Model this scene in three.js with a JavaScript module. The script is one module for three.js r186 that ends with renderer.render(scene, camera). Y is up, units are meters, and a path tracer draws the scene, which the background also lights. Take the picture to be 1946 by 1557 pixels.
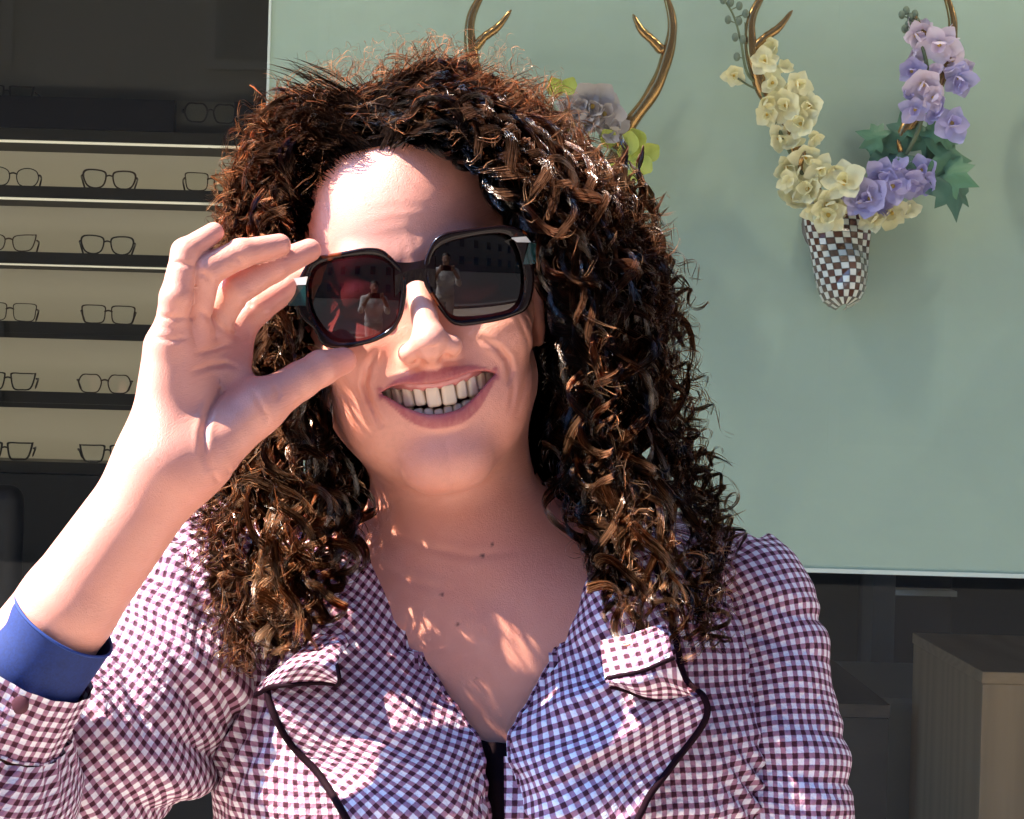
import * as THREE from 'three';
import { Sky } from 'three/addons/objects/Sky.js';
import { RectAreaLightUniformsLib } from 'three/addons/lights/RectAreaLightUniformsLib.js';
import { mergeGeometries } from 'three/addons/utils/BufferGeometryUtils.js';
import { RoundedBoxGeometry } from 'three/addons/geometries/RoundedBoxGeometry.js';

// ---------------------------------------------------------------- camera, sky, sun, exposure
const scene = new THREE.Scene();
const ROLL = THREE.MathUtils.degToRad(1.6);
const camera = new THREE.PerspectiveCamera(THREE.MathUtils.radToDeg(2 * Math.atan(0.23)), 1024 / 819, 0.05, 400);
camera.position.set(0, 1.5, 1);
camera.rotation.z = ROLL;
camera.focus = 1.0;
camera.updateMatrixWorld();

const SUN = new THREE.Vector3(-0.63, 0.765, 0.105).normalize();
const sky = new Sky();
sky.name = 'sky';
sky.userData.kind = 'structure';
sky.scale.setScalar(300);
Object.assign(sky.material.uniforms.sunPosition, { value: SUN.clone() });
sky.material.uniforms.turbidity.value = 8;
sky.material.uniforms.rayleigh.value = 0.45;
sky.material.uniforms.mieCoefficient.value = 0.004;
scene.add(sky);
scene.environmentIntensity = 0.235;

const sun = new THREE.DirectionalLight(0xfff1dc, 5);
sun.name = 'sun';
sun.position.copy(SUN).multiplyScalar(12).add(new THREE.Vector3(0, 1.4, 0));
sun.target.position.set(0, 1.4, 0);
sun.castShadow = true;
sun.shadow.mapSize.set(4096, 4096);
Object.assign(sun.shadow.camera, { left: -4, right: 4, top: 4, bottom: -4, near: 1, far: 40 });
scene.add(sun, sun.target);

const renderer = new THREE.WebGLRenderer({ antialias: true });
renderer.setSize(1024, 819);
renderer.toneMapping = THREE.LinearToneMapping;
renderer.toneMappingExposure = 4.2;
renderer.shadowMap.enabled = true;
renderer.shadowMap.type = THREE.PCFSoftShadowMap;
RectAreaLightUniformsLib.init();

// ---------------------------------------------------------------- helpers
let seed = 7;
const CELL = 1.3;
const rnd = (a = 0, b = 1) => { seed = (seed * 1664525 + 1013904223) >>> 0; return a + (b - a) * (seed / 4294967296); };
const gauss = () => (rnd() + rnd() + rnd() + rnd() - 2) * 1.0;
const clamp = (x, a, b) => (x < a ? a : x > b ? b : x);
const lerp = (a, b, t) => a + (b - a) * t;
const smooth = (a, b, x) => { const t = clamp((x - a) / (b - a), 0, 1); return t * t * (3 - 2 * t); };
const hash3 = (x, y, z) => { let h = Math.imul(x, 374761393) ^ Math.imul(y, 668265263) ^ Math.imul(z, 2147483647 - 1640531527); h = Math.imul(h ^ (h >>> 13), 1274126177); return ((h ^ (h >>> 16)) >>> 0) / 4294967296; };
function noise3(x, y, z) {
  const xi = Math.floor(x), yi = Math.floor(y), zi = Math.floor(z), f = (t) => t * t * (3 - 2 * t);
  const u = f(x - xi), v = f(y - yi), w = f(z - zi);
  const c = (a, b, d) => hash3(xi + a, yi + b, zi + d);
  return lerp(lerp(lerp(c(0, 0, 0), c(1, 0, 0), u), lerp(c(0, 1, 0), c(1, 1, 0), u), v), lerp(lerp(c(0, 0, 1), c(1, 0, 1), u), lerp(c(0, 1, 1), c(1, 1, 1), u), v), w) * 2 - 1;
}
const fbm = (x, y, z, n = 3) => { let a = 1, s = 0; for (let i = 0; i < n; i++) { s += a * noise3(x, y, z); x *= 2.03; y *= 2.03; z *= 2.03; a *= 0.5; } return s; };
const table = (pts) => (x) => {                                        // smooth interpolation in a sorted list of [x, y]
  if (x <= pts[0][0]) return pts[0][1];
  for (let i = 1; i < pts.length; i++) if (x <= pts[i][0]) {
    const [x0, y0] = pts[i - 1], [x1, y1] = pts[i], t = (x - x0) / (x1 - x0);
    const m0 = i > 1 ? (y1 - pts[i - 2][1]) / (x1 - pts[i - 2][0]) * (x1 - x0) : y1 - y0, m1 = i < pts.length - 1 ? (pts[i + 1][1] - y0) / (pts[i + 1][0] - x0) * (x1 - x0) : y1 - y0;
    return (2 * t ** 3 - 3 * t * t + 1) * y0 + (t ** 3 - 2 * t * t + t) * m0 + (-2 * t ** 3 + 3 * t * t) * y1 + (t ** 3 - t * t) * m1;
  }
  return pts[pts.length - 1][1];
};
// The person's frame: millimetres, x right, y up, z towards the street, tilted with the lens by ROLL about the point 1 m before it.
const S = 0.2955;
const mm = (px, py, z = 0) => [(px - 973) * S * (1000 - z) / 1000, (778.5 - py) * S * (1000 - z) / 1000, z];
const CR = Math.cos(ROLL), SR = Math.sin(ROLL);
const world = ([x, y, z]) => new THREE.Vector3((x * CR - y * SR) / 1000, 1.5 + (x * SR + y * CR) / 1000, z / 1000);
const at = (px, py, depth) => world(mm(px, py, 1000 - depth * 1000));      // a point of the place at a depth in metres
const names = new Map();
function named(o, name) { const n = names.get(name) || 0; names.set(name, n + 1); o.name = n ? name + '_' + String(n).padStart(3, '0') : name; return o; }
function shade(o) { o.traverse((m) => { if (m.isMesh) { m.castShadow = true; m.receiveShadow = true; } }); return o; }
function thing(name, label, category, pos = [0, 0, 0], group) {
  const o = named(new THREE.Group(), name);
  o.position.set(...(pos.isVector3 ? pos.toArray() : pos));
  o.userData = { label, category };
  if (group) o.userData.group = group;
  scene.add(o);
  return o;
}
function part(name, geo, mat, parent, label) {
  const m = new THREE.Mesh(geo, mat);
  m.name = name; m.castShadow = m.receiveShadow = true;
  if (label) m.userData.label = label;
  parent.add(m);
  return m;
}
function struct(name, geo, mat, pos = [0, 0, 0]) {
  const m = part(name, geo, mat, scene);
  m.position.set(...pos);
  m.userData.kind = 'structure';
  return m;
}
const box = (w, h, d, x = 0, y = 0, z = 0, r = 0) => (r ? new RoundedBoxGeometry(w, h, d, 2, r) : new THREE.BoxGeometry(w, h, d)).translate(x, y, z);
const std = (rgb, roughness = 0.6, more = {}) => { const m = new THREE.MeshStandardMaterial({ roughness, ...more }); m.color.setRGB(...rgb); return m; };
const phys = (rgb, roughness, more) => { const m = new THREE.MeshPhysicalMaterial({ roughness, ...more }); m.color.setRGB(...rgb); return m; };
function canvasTex(w, h, fn, srgb = true, repeat) {                        // fn(u, v) -> [r, g, b] in 0..1 (linear when srgb)
  const d = new Uint8Array(w * h * 4), enc = (c) => (c <= 0.0031308 ? 12.92 * c : 1.055 * c ** (1 / 2.4) - 0.055);
  for (let y = 0; y < h; y++) for (let x = 0; x < w; x++) {
    const c = fn((x + 0.5) / w, (y + 0.5) / h, x, y), o = (y * w + x) * 4;
    for (let k = 0; k < 3; k++) d[o + k] = 255 * clamp(srgb ? enc(clamp(c[k], 0, 1)) : c[k], 0, 1);
    d[o + 3] = 255;
  }
  const t = new THREE.DataTexture(d, w, h);
  t.wrapS = t.wrapT = THREE.RepeatWrapping; t.magFilter = THREE.LinearFilter; t.minFilter = THREE.LinearFilter;
  if (srgb) t.colorSpace = THREE.SRGBColorSpace;
  if (repeat) t.repeat.set(...repeat);
  t.needsUpdate = true;
  return t;
}
const tileNoise = (n, u, v, s = 0) => {                                    // value noise that repeats after n cells
  const x = u * n, y = v * n, xi = Math.floor(x), yi = Math.floor(y), f = (t) => t * t * (3 - 2 * t), a = f(x - xi), b = f(y - yi), c = (i, j) => hash3(((xi + i) % n + n) % n, ((yi + j) % n + n) % n, 77 + s);
  return lerp(lerp(c(0, 0), c(1, 0), a), lerp(c(0, 1), c(1, 1), a), b) * 2 - 1;
};
// A tapered round bar through points [x, y, z, r] (metres); up to `sides` corners; closed ends.
function bar(pts, sides = 10, seg = 6, bump) {
  const P = pts.map((p) => new THREE.Vector3(p[0], p[1], p[2])), curve = new THREE.CatmullRomCurve3(P, false, 'centripetal');
  const n = (pts.length - 1) * seg, pos = [], idx = [], uv = [];
  const fr = curve.computeFrenetFrames(n, false);
  let len = 0; const prev = new THREE.Vector3();
  for (let i = 0; i <= n; i++) {
    const t = i / n, p = curve.getPoint(t), T = curve.getTangent(t), k = Math.min(pts.length - 2, Math.floor(t * (pts.length - 1))), r0 = lerp(pts[k][3], pts[k + 1][3], t * (pts.length - 1) - k);
    if (i) len += p.distanceTo(prev);
    prev.copy(p);
    const N = fr.normals[i].clone().addScaledVector(T, -fr.normals[i].dot(T)).normalize(), B = T.clone().cross(N);
    const e = i === 0 || i === n ? 0.35 : 1;
    for (let j = 0; j <= sides; j++) {
      const a = j / sides * Math.PI * 2, r = r0 * e * (bump ? bump(t, a) : 1);
      pos.push(p.x + (N.x * Math.cos(a) + B.x * Math.sin(a)) * r, p.y + (N.y * Math.cos(a) + B.y * Math.sin(a)) * r, p.z + (N.z * Math.cos(a) + B.z * Math.sin(a)) * r);
      uv.push(j / sides * 2 * Math.PI * r0, len);
    }
  }
  const w = sides + 1;
  for (let i = 0; i < n; i++) for (let j = 0; j < sides; j++) { const a = i * w + j; idx.push(a, a + 1, a + w, a + 1, a + w + 1, a + w); }
  const c0 = pos.length / 3; pos.push(P[0].x, P[0].y, P[0].z); uv.push(0, 0);
  const E = P[P.length - 1]; pos.push(E.x, E.y, E.z); uv.push(0, len);
  for (let j = 0; j < sides; j++) { idx.push(c0, j + 1, j, c0 + 1, n * w + j, n * w + j + 1); }
  const g = new THREE.BufferGeometry();
  g.setAttribute('position', new THREE.Float32BufferAttribute(pos, 3)); g.setAttribute('uv', new THREE.Float32BufferAttribute(uv, 2)); g.setIndex(idx);
  g.computeVertexNormals();
  return g;
}

// ---------------------------------------------------------------- the place: pavement, shop front, shop room, building across the street
const paveMap = canvasTex(256, 256, (u, v) => { const n = 0.02 * tileNoise(64, u, v) + 0.03 * tileNoise(12, u, v, 3); return [0.46 + n, 0.385 + n, 0.31 + n]; });
paveMap.repeat.set(60, 60);
struct('pavement', new THREE.PlaneGeometry(120, 120).rotateX(-Math.PI / 2), std([1, 1, 1], 0.9, { map: paveMap }));

const asphalt = canvasTex(256, 256, (u, v) => { const n = 0.012 * tileNoise(128, u, v) + 0.008 * tileNoise(16, u, v, 3); return [0.05 + n, 0.05 + n, 0.052 + n]; });
asphalt.repeat.set(40, 4);
struct('road', new THREE.PlaneGeometry(120, 12).rotateX(-Math.PI / 2), std([1, 1, 1], 0.9, { map: asphalt }), [0, 0.004, 8.5]);
for (const z of [2.43, 14.57]) struct('kerb', box(120, 0.1, 0.14, 0, 0.05, z), std([0.13, 0.125, 0.12], 0.9)).name += z < 5 ? '_near' : '_far';
const plaster = canvasTex(256, 256, (u, v) => { const n = 1 + 0.05 * tileNoise(48, u, v) + 0.05 * tileNoise(7, u, v, 2); return [0.62 * n, 0.58 * n, 0.52 * n]; });
plaster.repeat.set(2, 2);
const GZ = -0.75;                                                          // the plane of the shop window
const dark = std([0.035, 0.036, 0.034], 0.7), darkWall = std([0.11, 0.115, 0.1], 0.85), metal = std([0.05, 0.05, 0.05], 0.4, { metalness: 0.6 });
{
  const room = struct('shop_floor', box(9, 0.1, 5.2, 0, -0.046, GZ - 2.65), std([0.06, 0.058, 0.052], 0.6));
  struct('shop_ceiling', box(9, 0.1, 5.2, 0, 2.95, GZ - 2.65), std([0.3, 0.3, 0.28], 0.9));
  struct('shop_wall', box(9, 2.9, 0.1, 0, 1.454, GZ - 5.2), darkWall);
  for (const s of [-1, 1]) struct('shop_wall', box(0.1, 2.9, 5.1, s * 4.45, 1.454, GZ - 2.6), darkWall).name += s < 0 ? '_left' : '_right';
  room.receiveShadow = true;
}
{
  const f = thing('shop_front', 'shop front with a wide window under a canopy behind the woman', 'shop front', [0, 0, GZ]);
  part('wall', box(9.2, 0.5, 0.24, 0, 2.95, 0), std([1, 1, 1], 0.9, { map: plaster }), f);
  for (const s of [-1, 1]) part('pier', box(1.6, 2.7, 0.24, s * 3.8, 1.35, 0), std([1, 1, 1], 0.9, { map: plaster }), f);
  part('canopy', box(8, 0.12, 0.34, 0, 2.76, 0.292), std([0.5, 0.48, 0.45], 0.8), f);
  part('stall_riser', box(6, 0.3, 0.16, 0, 0.15, 0), dark, f);
  part('window_frame', mergeGeometries([box(6, 0.06, 0.08, 0, 0.331, 0), box(6, 0.06, 0.08, 0, 2.667, 0), box(0.06, 2.27, 0.08, -2.97, 1.5, 0), box(0.06, 2.27, 0.08, 2.97, 1.5, 0)]), metal, f);
  part('pane', new THREE.PlaneGeometry(5.88, 2.275).translate(0, 1.5, 0), phys([0.93, 0.97, 0.95], 0.0, { transmission: 1, thickness: 0, ior: 1.5, side: THREE.DoubleSide }), f);
}
{
  // the building over the street, in shade: it is what the shop window and the sunglasses mirror
  const b = thing('street_building', 'shaded building across the street, mirrored dimly in the shop window', 'building', [2, 0, 15]);
  part('wall', box(44, 8.5, 1, 0, 4.25, 0.5), std([0.16, 0.145, 0.13], 0.9), b);
  const g1 = box(1.2, 1.9, 0.1), fr = std([0.17, 0.16, 0.15], 0.7), gl = phys([0.02, 0.02, 0.025], 0.08, {});
  for (let i = 0; i < 14; i++) for (let k = 0; k < 2; k++) { const w = part('window', g1, fr, b); w.position.set(-20 + i * 3.1, 2.1 + k * 3.6, -0.03); part('glass', box(1, 1.7, 0.04, 0, 0, -0.05), gl, w); }
  part('cornice', box(44.4, 0.4, 1.4, 0, 8.7, 0.45), std([0.3, 0.28, 0.26], 0.9), b);
}
// the pale green display board that hangs in the window, right of the shelves
const PD = 2.15;
const BZ = 1 - PD;
{
  const tl = at(508, 300, PD), br = at(1946, 1085, PD);
  const left = tl.x, bottom = br.y - 0.004, w = 3.2, h = 1.45;
  const boardMap = canvasTex(512, 512, (u, v) => { const n = 1 + 0.012 * tileNoise(128, u, v) + 0.02 * tileNoise(5, u, v, 9) + 0.012 * tileNoise(17, u, v, 4); return [0.30 * n, 0.395 * n, 0.315 * n]; });
  const b = thing('display_board', 'large sage green board hanging behind the shop window', 'board', [left + w / 2, bottom, BZ]);
  part('panel', box(w, h, 0.018, 0, h / 2, -0.009), std([1, 1, 1], 0.5, { map: boardMap }), b);
  part('edge_trim', mergeGeometries([box(w + 0.006, 0.005, 0.024, 0, -0.0025, -0.009), box(0.003, h, 0.024, -w / 2 - 0.0015, h / 2, -0.009)]), std([0.55, 0.62, 0.56], 0.4), b);
  for (const s of [-0.9, 0.9]) part('hanging_wire', new THREE.CylinderGeometry(0.0015, 0.0015, 2.9 - bottom - h, 6).translate(s, (2.9 + bottom + h) / 2 - bottom, -0.009), metal, b);
}
// ceiling spotlights over the board: the antlers throw soft crossing shadows
for (const [x, tx, power] of [[-0.32, 0.3, 0.23], [0.62, 0.3, 0.23], [1.5, 0.9, 0.19]]) {
  const l = thing('ceiling_spotlight', x < 0 ? 'small black ceiling spotlight above the left end of the green board' : x < 1 ? 'small black ceiling spotlight above the middle of the green board' : 'small black ceiling spotlight above the right end of the green board', 'spotlight', [x, 2.5, -0.86], 'spotlights over the green board');
  part('housing', new THREE.CylinderGeometry(0.035, 0.035, 0.1, 20, 1, true).translate(0, 0.05, 0), metal, l);
  part('stem', new THREE.CylinderGeometry(0.008, 0.008, 0.31, 8).translate(0, 0.25, 0), metal, l);
  const bulbMat = std([0.9, 0.85, 0.75], 0.4); bulbMat.emissive.setRGB(1, 0.88, 0.7); bulbMat.emissiveIntensity = 4;
  part('bulb', new THREE.SphereGeometry(0.022, 16, 10).translate(0, 0.0, 0), bulbMat, l);
  const s = new THREE.SpotLight(0xfff0dc, power, 0, 1.2, 0.8, 2);
  s.position.set(0, 0, 0); s.target.position.set(tx - x, -1.1, -0.25); s.castShadow = true; s.shadow.radius = 1.6;
  l.add(s, s.target);
}

// ---------------------------------------------------------------- deer trophies on the board
const antlerMat = std([0.32, 0.19, 0.07], 0.22, { metalness: 0.85 });
const tileWhite = phys([0.62, 0.64, 0.58], 0.18, { clearcoat: 0.6, clearcoatRoughness: 0.1 }), tileBrown = phys([0.09, 0.035, 0.02], 0.16, { clearcoat: 0.6, clearcoatRoughness: 0.1 }), grout = std([0.12, 0.11, 0.09], 0.7);
const M = 0.001 * S * PD;                                                    // metres per pixel on the board
const petalMat = { cream: phys([0.84, 0.80, 0.52], 0.7, { transmission: 0.3, side: THREE.DoubleSide }), lilac: phys([0.5, 0.45, 0.7], 0.7, { transmission: 0.3, side: THREE.DoubleSide }), pink: phys([0.72, 0.62, 0.74], 0.7, { transmission: 0.3, side: THREE.DoubleSide }), taupe: phys([0.45, 0.4, 0.38], 0.7, { transmission: 0.25, side: THREE.DoubleSide }) };
const leafMat = phys([0.06, 0.16, 0.08], 0.55, { side: THREE.DoubleSide }), limeMat = phys([0.42, 0.46, 0.06], 0.55, { transmission: 0.25, side: THREE.DoubleSide }), stemMat = std([0.12, 0.15, 0.07], 0.7), heartMat = std([0.55, 0.38, 0.08], 0.8), budMat = std([0.12, 0.16, 0.11], 0.7);
function petalGeo(len, wide, cup) {
  const g = new THREE.PlaneGeometry(1, 1, 6, 6), p = g.attributes.position;
  for (let i = 0; i < p.count; i++) {
    const t = p.getY(i) + 0.5, s = p.getX(i) * 2, w = Math.sin(Math.PI * Math.min(1, 0.12 + t * 0.82)) ** 0.75 * wide / 2;
    p.setXYZ(i, s * w, t * len * (1 - 0.08 * s * s * t), cup * len * t * t + 0.22 * w * s * s + 0.05 * len * Math.sin(t * 9 + s * 3) * t);
  }
  g.computeVertexNormals();
  return g;
}
const petals = [petalGeo(32 * M, 34 * M, 0.3), petalGeo(28 * M, 28 * M, 0.75), petalGeo(35 * M, 30 * M, 0.08)];
const heartGeo = new THREE.SphereGeometry(4.5 * M, 8, 6);
function flower(parent, kind, x, y, z, size = 1, face = [0, 0, 1]) {
  const f = new THREE.Group(); f.name = 'flower'; parent.add(f);
  f.position.set(x, y, z); f.lookAt(0, 0, 0);
  f.quaternion.setFromUnitVectors(new THREE.Vector3(0, 0, 1), new THREE.Vector3(...face).normalize());
  f.scale.setScalar(size);
  const n = 5, off = rnd(0, 6.28);
  for (let ring = 0; ring < 2; ring++) for (let i = 0; i < n - 2 * ring; i++) {
    const p = part('petal', petals[ring ? 1 : rnd() < 0.5 ? 0 : 2], petalMat[kind], f), a = off + (i + ring * 0.5) / (n - 2 * ring) * 6.283 + rnd(-0.15, 0.15);
    p.rotation.set(0, 0, a); p.rotateX(ring ? rnd(0.35, 0.7) : rnd(-0.15, 0.25)); p.scale.setScalar(ring ? rnd(0.6, 0.8) : rnd(0.85, 1.1)); p.position.z = ring * 3 * M;
  }
  part('flower_heart', heartGeo, heartMat, f).position.z = 3 * M;
  return f;
}
function blossom(parent, kind, x, y, z, size) {                                 // a small blossom too far off to show its petals singly
  const list = [];
  for (let i = 0; i < 6; i++) { const g = petals[i % 3].clone(); g.rotateX(rnd(-0.1, 0.7)); g.rotateZ(i / 6 * 6.283 + rnd(-0.3, 0.3)); list.push(g); }
  const f = part('flower', mergeGeometries(list), petalMat[kind], parent);
  f.position.set(x, y, z); f.rotation.set(rnd(-0.8, 0.8), rnd(-0.8, 0.8), 0); f.scale.setScalar(size);
}
function ivyShape(bendy) {
  const lobes = [[0, 0], [10, -9], [22, -15], [31, -14], [29, -4], [27, 2], [36, 4], [44, 9], [37, 14], [30, 18], [33, 26], [34, 35], [25, 34], [16, 32], [10, 46], [2, 62], [-6, 46], [-12, 34], [-22, 37], [-33, 39], [-31, 28], [-28, 20], [-36, 15], [-43, 8], [-34, 4], [-26, 2], [-28, -5], [-29, -13], [-20, -13], [-10, -8]];
  const pos = [], idx = [], rings = 5, n = lobes.length;
  pos.push(0, 10 * M, 0);
  for (let k = 1; k <= rings; k++) for (let i = 0; i < n; i++) { const f = k / rings; pos.push(lobes[i][0] * f * M, (10 + (lobes[i][1] - 10) * f) * M, 0); }
  for (let i = 0; i < n; i++) { const j = (i + 1) % n; idx.push(0, 1 + i, 1 + j); for (let k = 0; k < rings - 1; k++) { const a = 1 + k * n; idx.push(a + i, a + n + i, a + j, a + j, a + n + i, a + n + j); } }
  for (let i = 0; i < pos.length; i += 3) { const x = pos[i] / M, y = pos[i + 1] / M; pos[i + 2] = (-0.22 * Math.abs(x) + 7 * Math.sin(y / 34 * bendy) - (x * x + y * y) * 0.0035 + 2.2 * Math.sin(x * 0.17 + y * 0.11) - 1.6 * Math.exp(-((x / 3) ** 2))) * M; }
  const g = new THREE.BufferGeometry(); g.setAttribute('position', new THREE.Float32BufferAttribute(pos, 3)); g.setIndex(idx); g.computeVertexNormals();
  return g;
}
const ivies = [ivyShape(1), ivyShape(-0.6), ivyShape(1.6)];
const leafMats = [leafMat, phys([0.085, 0.2, 0.095], 0.55, { side: THREE.DoubleSide }), phys([0.05, 0.125, 0.075], 0.5, { side: THREE.DoubleSide })];
function leaf(parent, x, y, z, turn, size, mat = leafMat, tip = 0.2) {
  const l = part(mat === leafMat ? 'ivy_leaf' : 'leaf', mat === leafMat ? ivies[Math.floor(rnd(0, 2.99))] : petals[0], mat === leafMat ? leafMats[Math.floor(rnd(0, 2.99))] : mat, parent);
  l.position.set(x, y, z); l.rotation.set(-tip, rnd(-0.4, 0.4), turn); l.scale.setScalar(size);
  return l;
}
// all in board pixels about the middle of the brow, y up, z out of the board
function antler(parent, s, main, tine) {
  const knots = (list) => list.map(([x, y, z, r]) => [s * x * M, y * M, z * M, r * M]);
  const ridge = (t, a) => 1 + 0.06 * Math.sin(a * 5 + t * 9) + 0.05 * Math.sin(t * 40 + a * 2);
  return part('antler', mergeGeometries([bar(knots(main), 12, 8, ridge), bar(knots(tine), 10, 7, ridge)]), antlerMat, parent);
}
function deer(name, label, pos) {
  const t = thing(name, label, 'wall trophy', pos, 'deer trophies in the shop window');
  part('back_plate', new THREE.CylinderGeometry(60 * M, 66 * M, 8 * M, 24).rotateX(Math.PI / 2).translate(0, -30 * M, 4 * M), grout, t);
  antler(t, -1, [[24, -10, 50, 13], [62, 40, 62, 13], [92, 100, 70, 12], [118, 150, 78, 13], [158, 207, 86, 13], [180, 267, 92, 12], [184, 337, 96, 9], [152, 404, 96, 4]], [[178, 280, 92, 10], [160, 300, 98, 8], [136, 318, 102, 7.5], [110, 352, 104, 3]]);
  antler(t, 1, [[24, -10, 50, 13], [62, 40, 62, 13], [92, 100, 70, 12], [114, 150, 78, 13], [154, 207, 86, 13], [178, 267, 92, 12], [188, 337, 96, 9], [166, 410, 96, 4]], [[174, 284, 92, 10], [152, 304, 98, 8], [132, 320, 102, 7.5], [114, 350, 104, 3]]);
  for (const [x, y] of [[-84, 60], [96, 86]]) part('antler_spur', bar([[x * M, (y - 10) * M, 68 * M, 8 * M], [x * 1.02 * M, (y + 14) * M, 92 * M, 6 * M], [x * 0.94 * M, (y + 34) * M, 104 * M, 3 * M]], 8, 5), antlerMat, t);
  // mosaic head: rows of glossy tiles on a tapering muzzle
  const rows = 15, cols = 14;
  const wide = table([[0, 62], [0.2, 62], [0.45, 54], [0.7, 47], [0.88, 38], [0.96, 26], [1, 8]]), deep = table([[0, 34], [0.25, 60], [0.5, 92], [0.75, 120], [0.9, 126], [1, 96]]);
  const P = (u, v, lift) => {
    const a = (u - 0.5) * Math.PI * 1.12, w = wide(v) + lift, d = deep(v), nose = Math.exp(-(((v - 0.62) / 0.2) ** 2)) * Math.exp(-(((u - 0.56) / 0.15) ** 2)) * 30;
    const dent = Math.exp(-(((v - 0.42) / 0.14) ** 2)) * (Math.exp(-(((u - 0.32) / 0.09) ** 2)) + Math.exp(-(((u - 0.74) / 0.09) ** 2))) * 16;
    return [Math.sin(a) * w + 6 * v, 4 - v * 196 + 7 * Math.cos(a) * v, Math.max(0.5, d * 0.45 + Math.cos(a) * (d * 0.55 + lift) + nose - dent - 10)];
  };
  const head = new THREE.Group(); head.name = 'head'; t.add(head);
  {
    const pos2 = [], idx = [], nu = 28, nv = 30;
    for (let j = 0; j <= nv; j++) for (let i = 0; i <= nu; i++) { const p = P(i / nu, j / nv, -1.5); pos2.push(p[0] * M, p[1] * M, p[2] * M); }
    for (let j = 0; j < nv; j++) for (let i = 0; i < nu; i++) { const a = j * (nu + 1) + i; idx.push(a, a + nu + 1, a + 1, a + 1, a + nu + 1, a + nu + 2); }
    const g = new THREE.BufferGeometry(); g.setAttribute('position', new THREE.Float32BufferAttribute(pos2, 3)); g.setIndex(idx); g.computeVertexNormals();
    const gm = grout.clone(); gm.side = THREE.DoubleSide;
    part('muzzle', g, gm, head);
  }
  for (let j = 0; j < rows; j++) for (let i = 0; i < cols; i++) {
    const e = 0.05, skew = (v) => 0.35 * Math.sin(v * 5) / cols, c = [];
    for (const lift of [-1.6, 1.4]) for (const [a, b] of [[e, e], [1 - e, e], [1 - e, 1 - e], [e, 1 - e]]) { const v = (j + b) / rows; c.push(P(clamp((i + a) / cols + skew(v) * (i - cols / 2) / cols, 0, 1), v, lift).map((q) => q * M)); }
    const g = new THREE.BufferGeometry();
    g.setAttribute('position', new THREE.Float32BufferAttribute(c.flat(), 3));
    g.setIndex([4, 7, 5, 5, 7, 6, 0, 4, 1, 1, 4, 5, 1, 5, 2, 2, 5, 6, 2, 6, 3, 3, 6, 7, 3, 7, 0, 0, 7, 4]);
    part('tile', g.toNonIndexed(), (i + j) % 2 ? tileWhite : tileBrown, head).geometry.computeVertexNormals();
  }
  return t;
}
const deerMid = at(1590, 398, PD), deer1 = at(1072, 397, PD), deer3 = at(2112, 412, PD);
const dA = deer('deer_trophy', 'mosaic deer trophy with gold antlers, cream flowers on one antler and lilac on the other', [deerMid.x, deerMid.y, BZ]);
const tail = (g, list) => { for (const a of list) flower(g, ...a); };
const up = (v) => v * M;
for (const [x, y, s, z] of [[-8, 34, 1.35, 120], [-70, 24, 1.1, 96], [-96, 6, 1.0, 80], [-52, 62, 0.9, 104], [-40, -4, 1.15, 112], [-78, 84, 1.0, 96], [-112, 66, 0.9, 84], [-88, 142, 1.05, 104], [-128, 118, 0.9, 88], [-72, 176, 0.9, 108], [-116, 176, 1.05, 104], [-150, 160, 0.8, 96], [-98, 214, 0.95, 108], [-142, 218, 0.9, 100], [-158, 256, 0.9, 104], [-214, 232, 0.75, 90], [-34, -24, 1.2, 108], [88, -14, 1.0, 90], [52, -30, 0.9, 100]])
  flower(dA, 'cream', up(x), up(y), up(z), s, [rnd(-0.7, 0.7), rnd(-0.7, 0.5), 1]);
for (const [x, y, s, z, k] of [[40, 6, 1.2, 122, 'lilac'], [78, 30, 1.25, 120, 'lilac'], [58, 52, 1.0, 112, 'lilac'], [110, 40, 1.1, 108, 'lilac'], [136, 64, 1.0, 100, 'lilac'], [20, 0, 0.9, 112, 'lilac'], [120, 176, 0.9, 108, 'lilac'], [186, 150, 1.15, 110, 'lilac'], [130, 222, 1.3, 116, 'pink'], [150, 196, 0.9, 116, 'pink'], [160, 296, 1.3, 116, 'pink'], [116, 312, 0.95, 108, 'pink'], [200, 236, 1.05, 104, 'lilac'], [188, 268, 0.85, 100, 'pink'], [112, 246, 0.9, 106, 'lilac']])
  flower(dA, k, up(x), up(y), up(z), s, [rnd(-0.7, 0.7), rnd(-0.7, 0.5), 1]);
for (const [x, y, turn, s] of [[78, 96, 0.5, 1.0], [60, 120, 1.2, 0.8], [110, 130, 0.2, 0.9], [138, 104, -0.5, 1.25], [160, 92, -1.5, 1.3], [178, 60, -2.0, 1.1], [190, 42, -2.9, 1.2], [170, 120, -0.2, 0.9], [102, 92, 2.5, 0.8]]) leaf(dA, up(x), up(y), up(96 + rnd(-8, 14)), turn, s);
part('stem', bar([[up(-196), up(330), up(92), up(3)], [up(-176), up(240), up(94), up(4)], [up(-120), up(120), up(90), up(4)], [up(-60), up(20), up(80), up(4)]], 6, 6), stemMat, dA);
part('stem', bar([[up(110), up(340), up(108), up(2)], [up(140), up(250), up(108), up(4)], [up(130), up(140), up(96), up(4)], [up(70), up(30), up(84), up(4)]], 6, 6), stemMat, dA);
const budGeo = new THREE.SphereGeometry(up(6.5), 8, 6).scale(1, 1.3, 1);
for (const [x, y] of [[-238, 368], [-224, 364], [-208, 358], [-228, 332], [-208, 330], [-214, 300], [-200, 296], [-210, 264], [-196, 344], [92, 350], [100, 358], [108, 346], [116, 352], [104, 332], [120, 338], [128, 326], [98, 324]]) part('bud', budGeo, budMat, dA).position.set(up(x), up(y), up(102));
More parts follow.
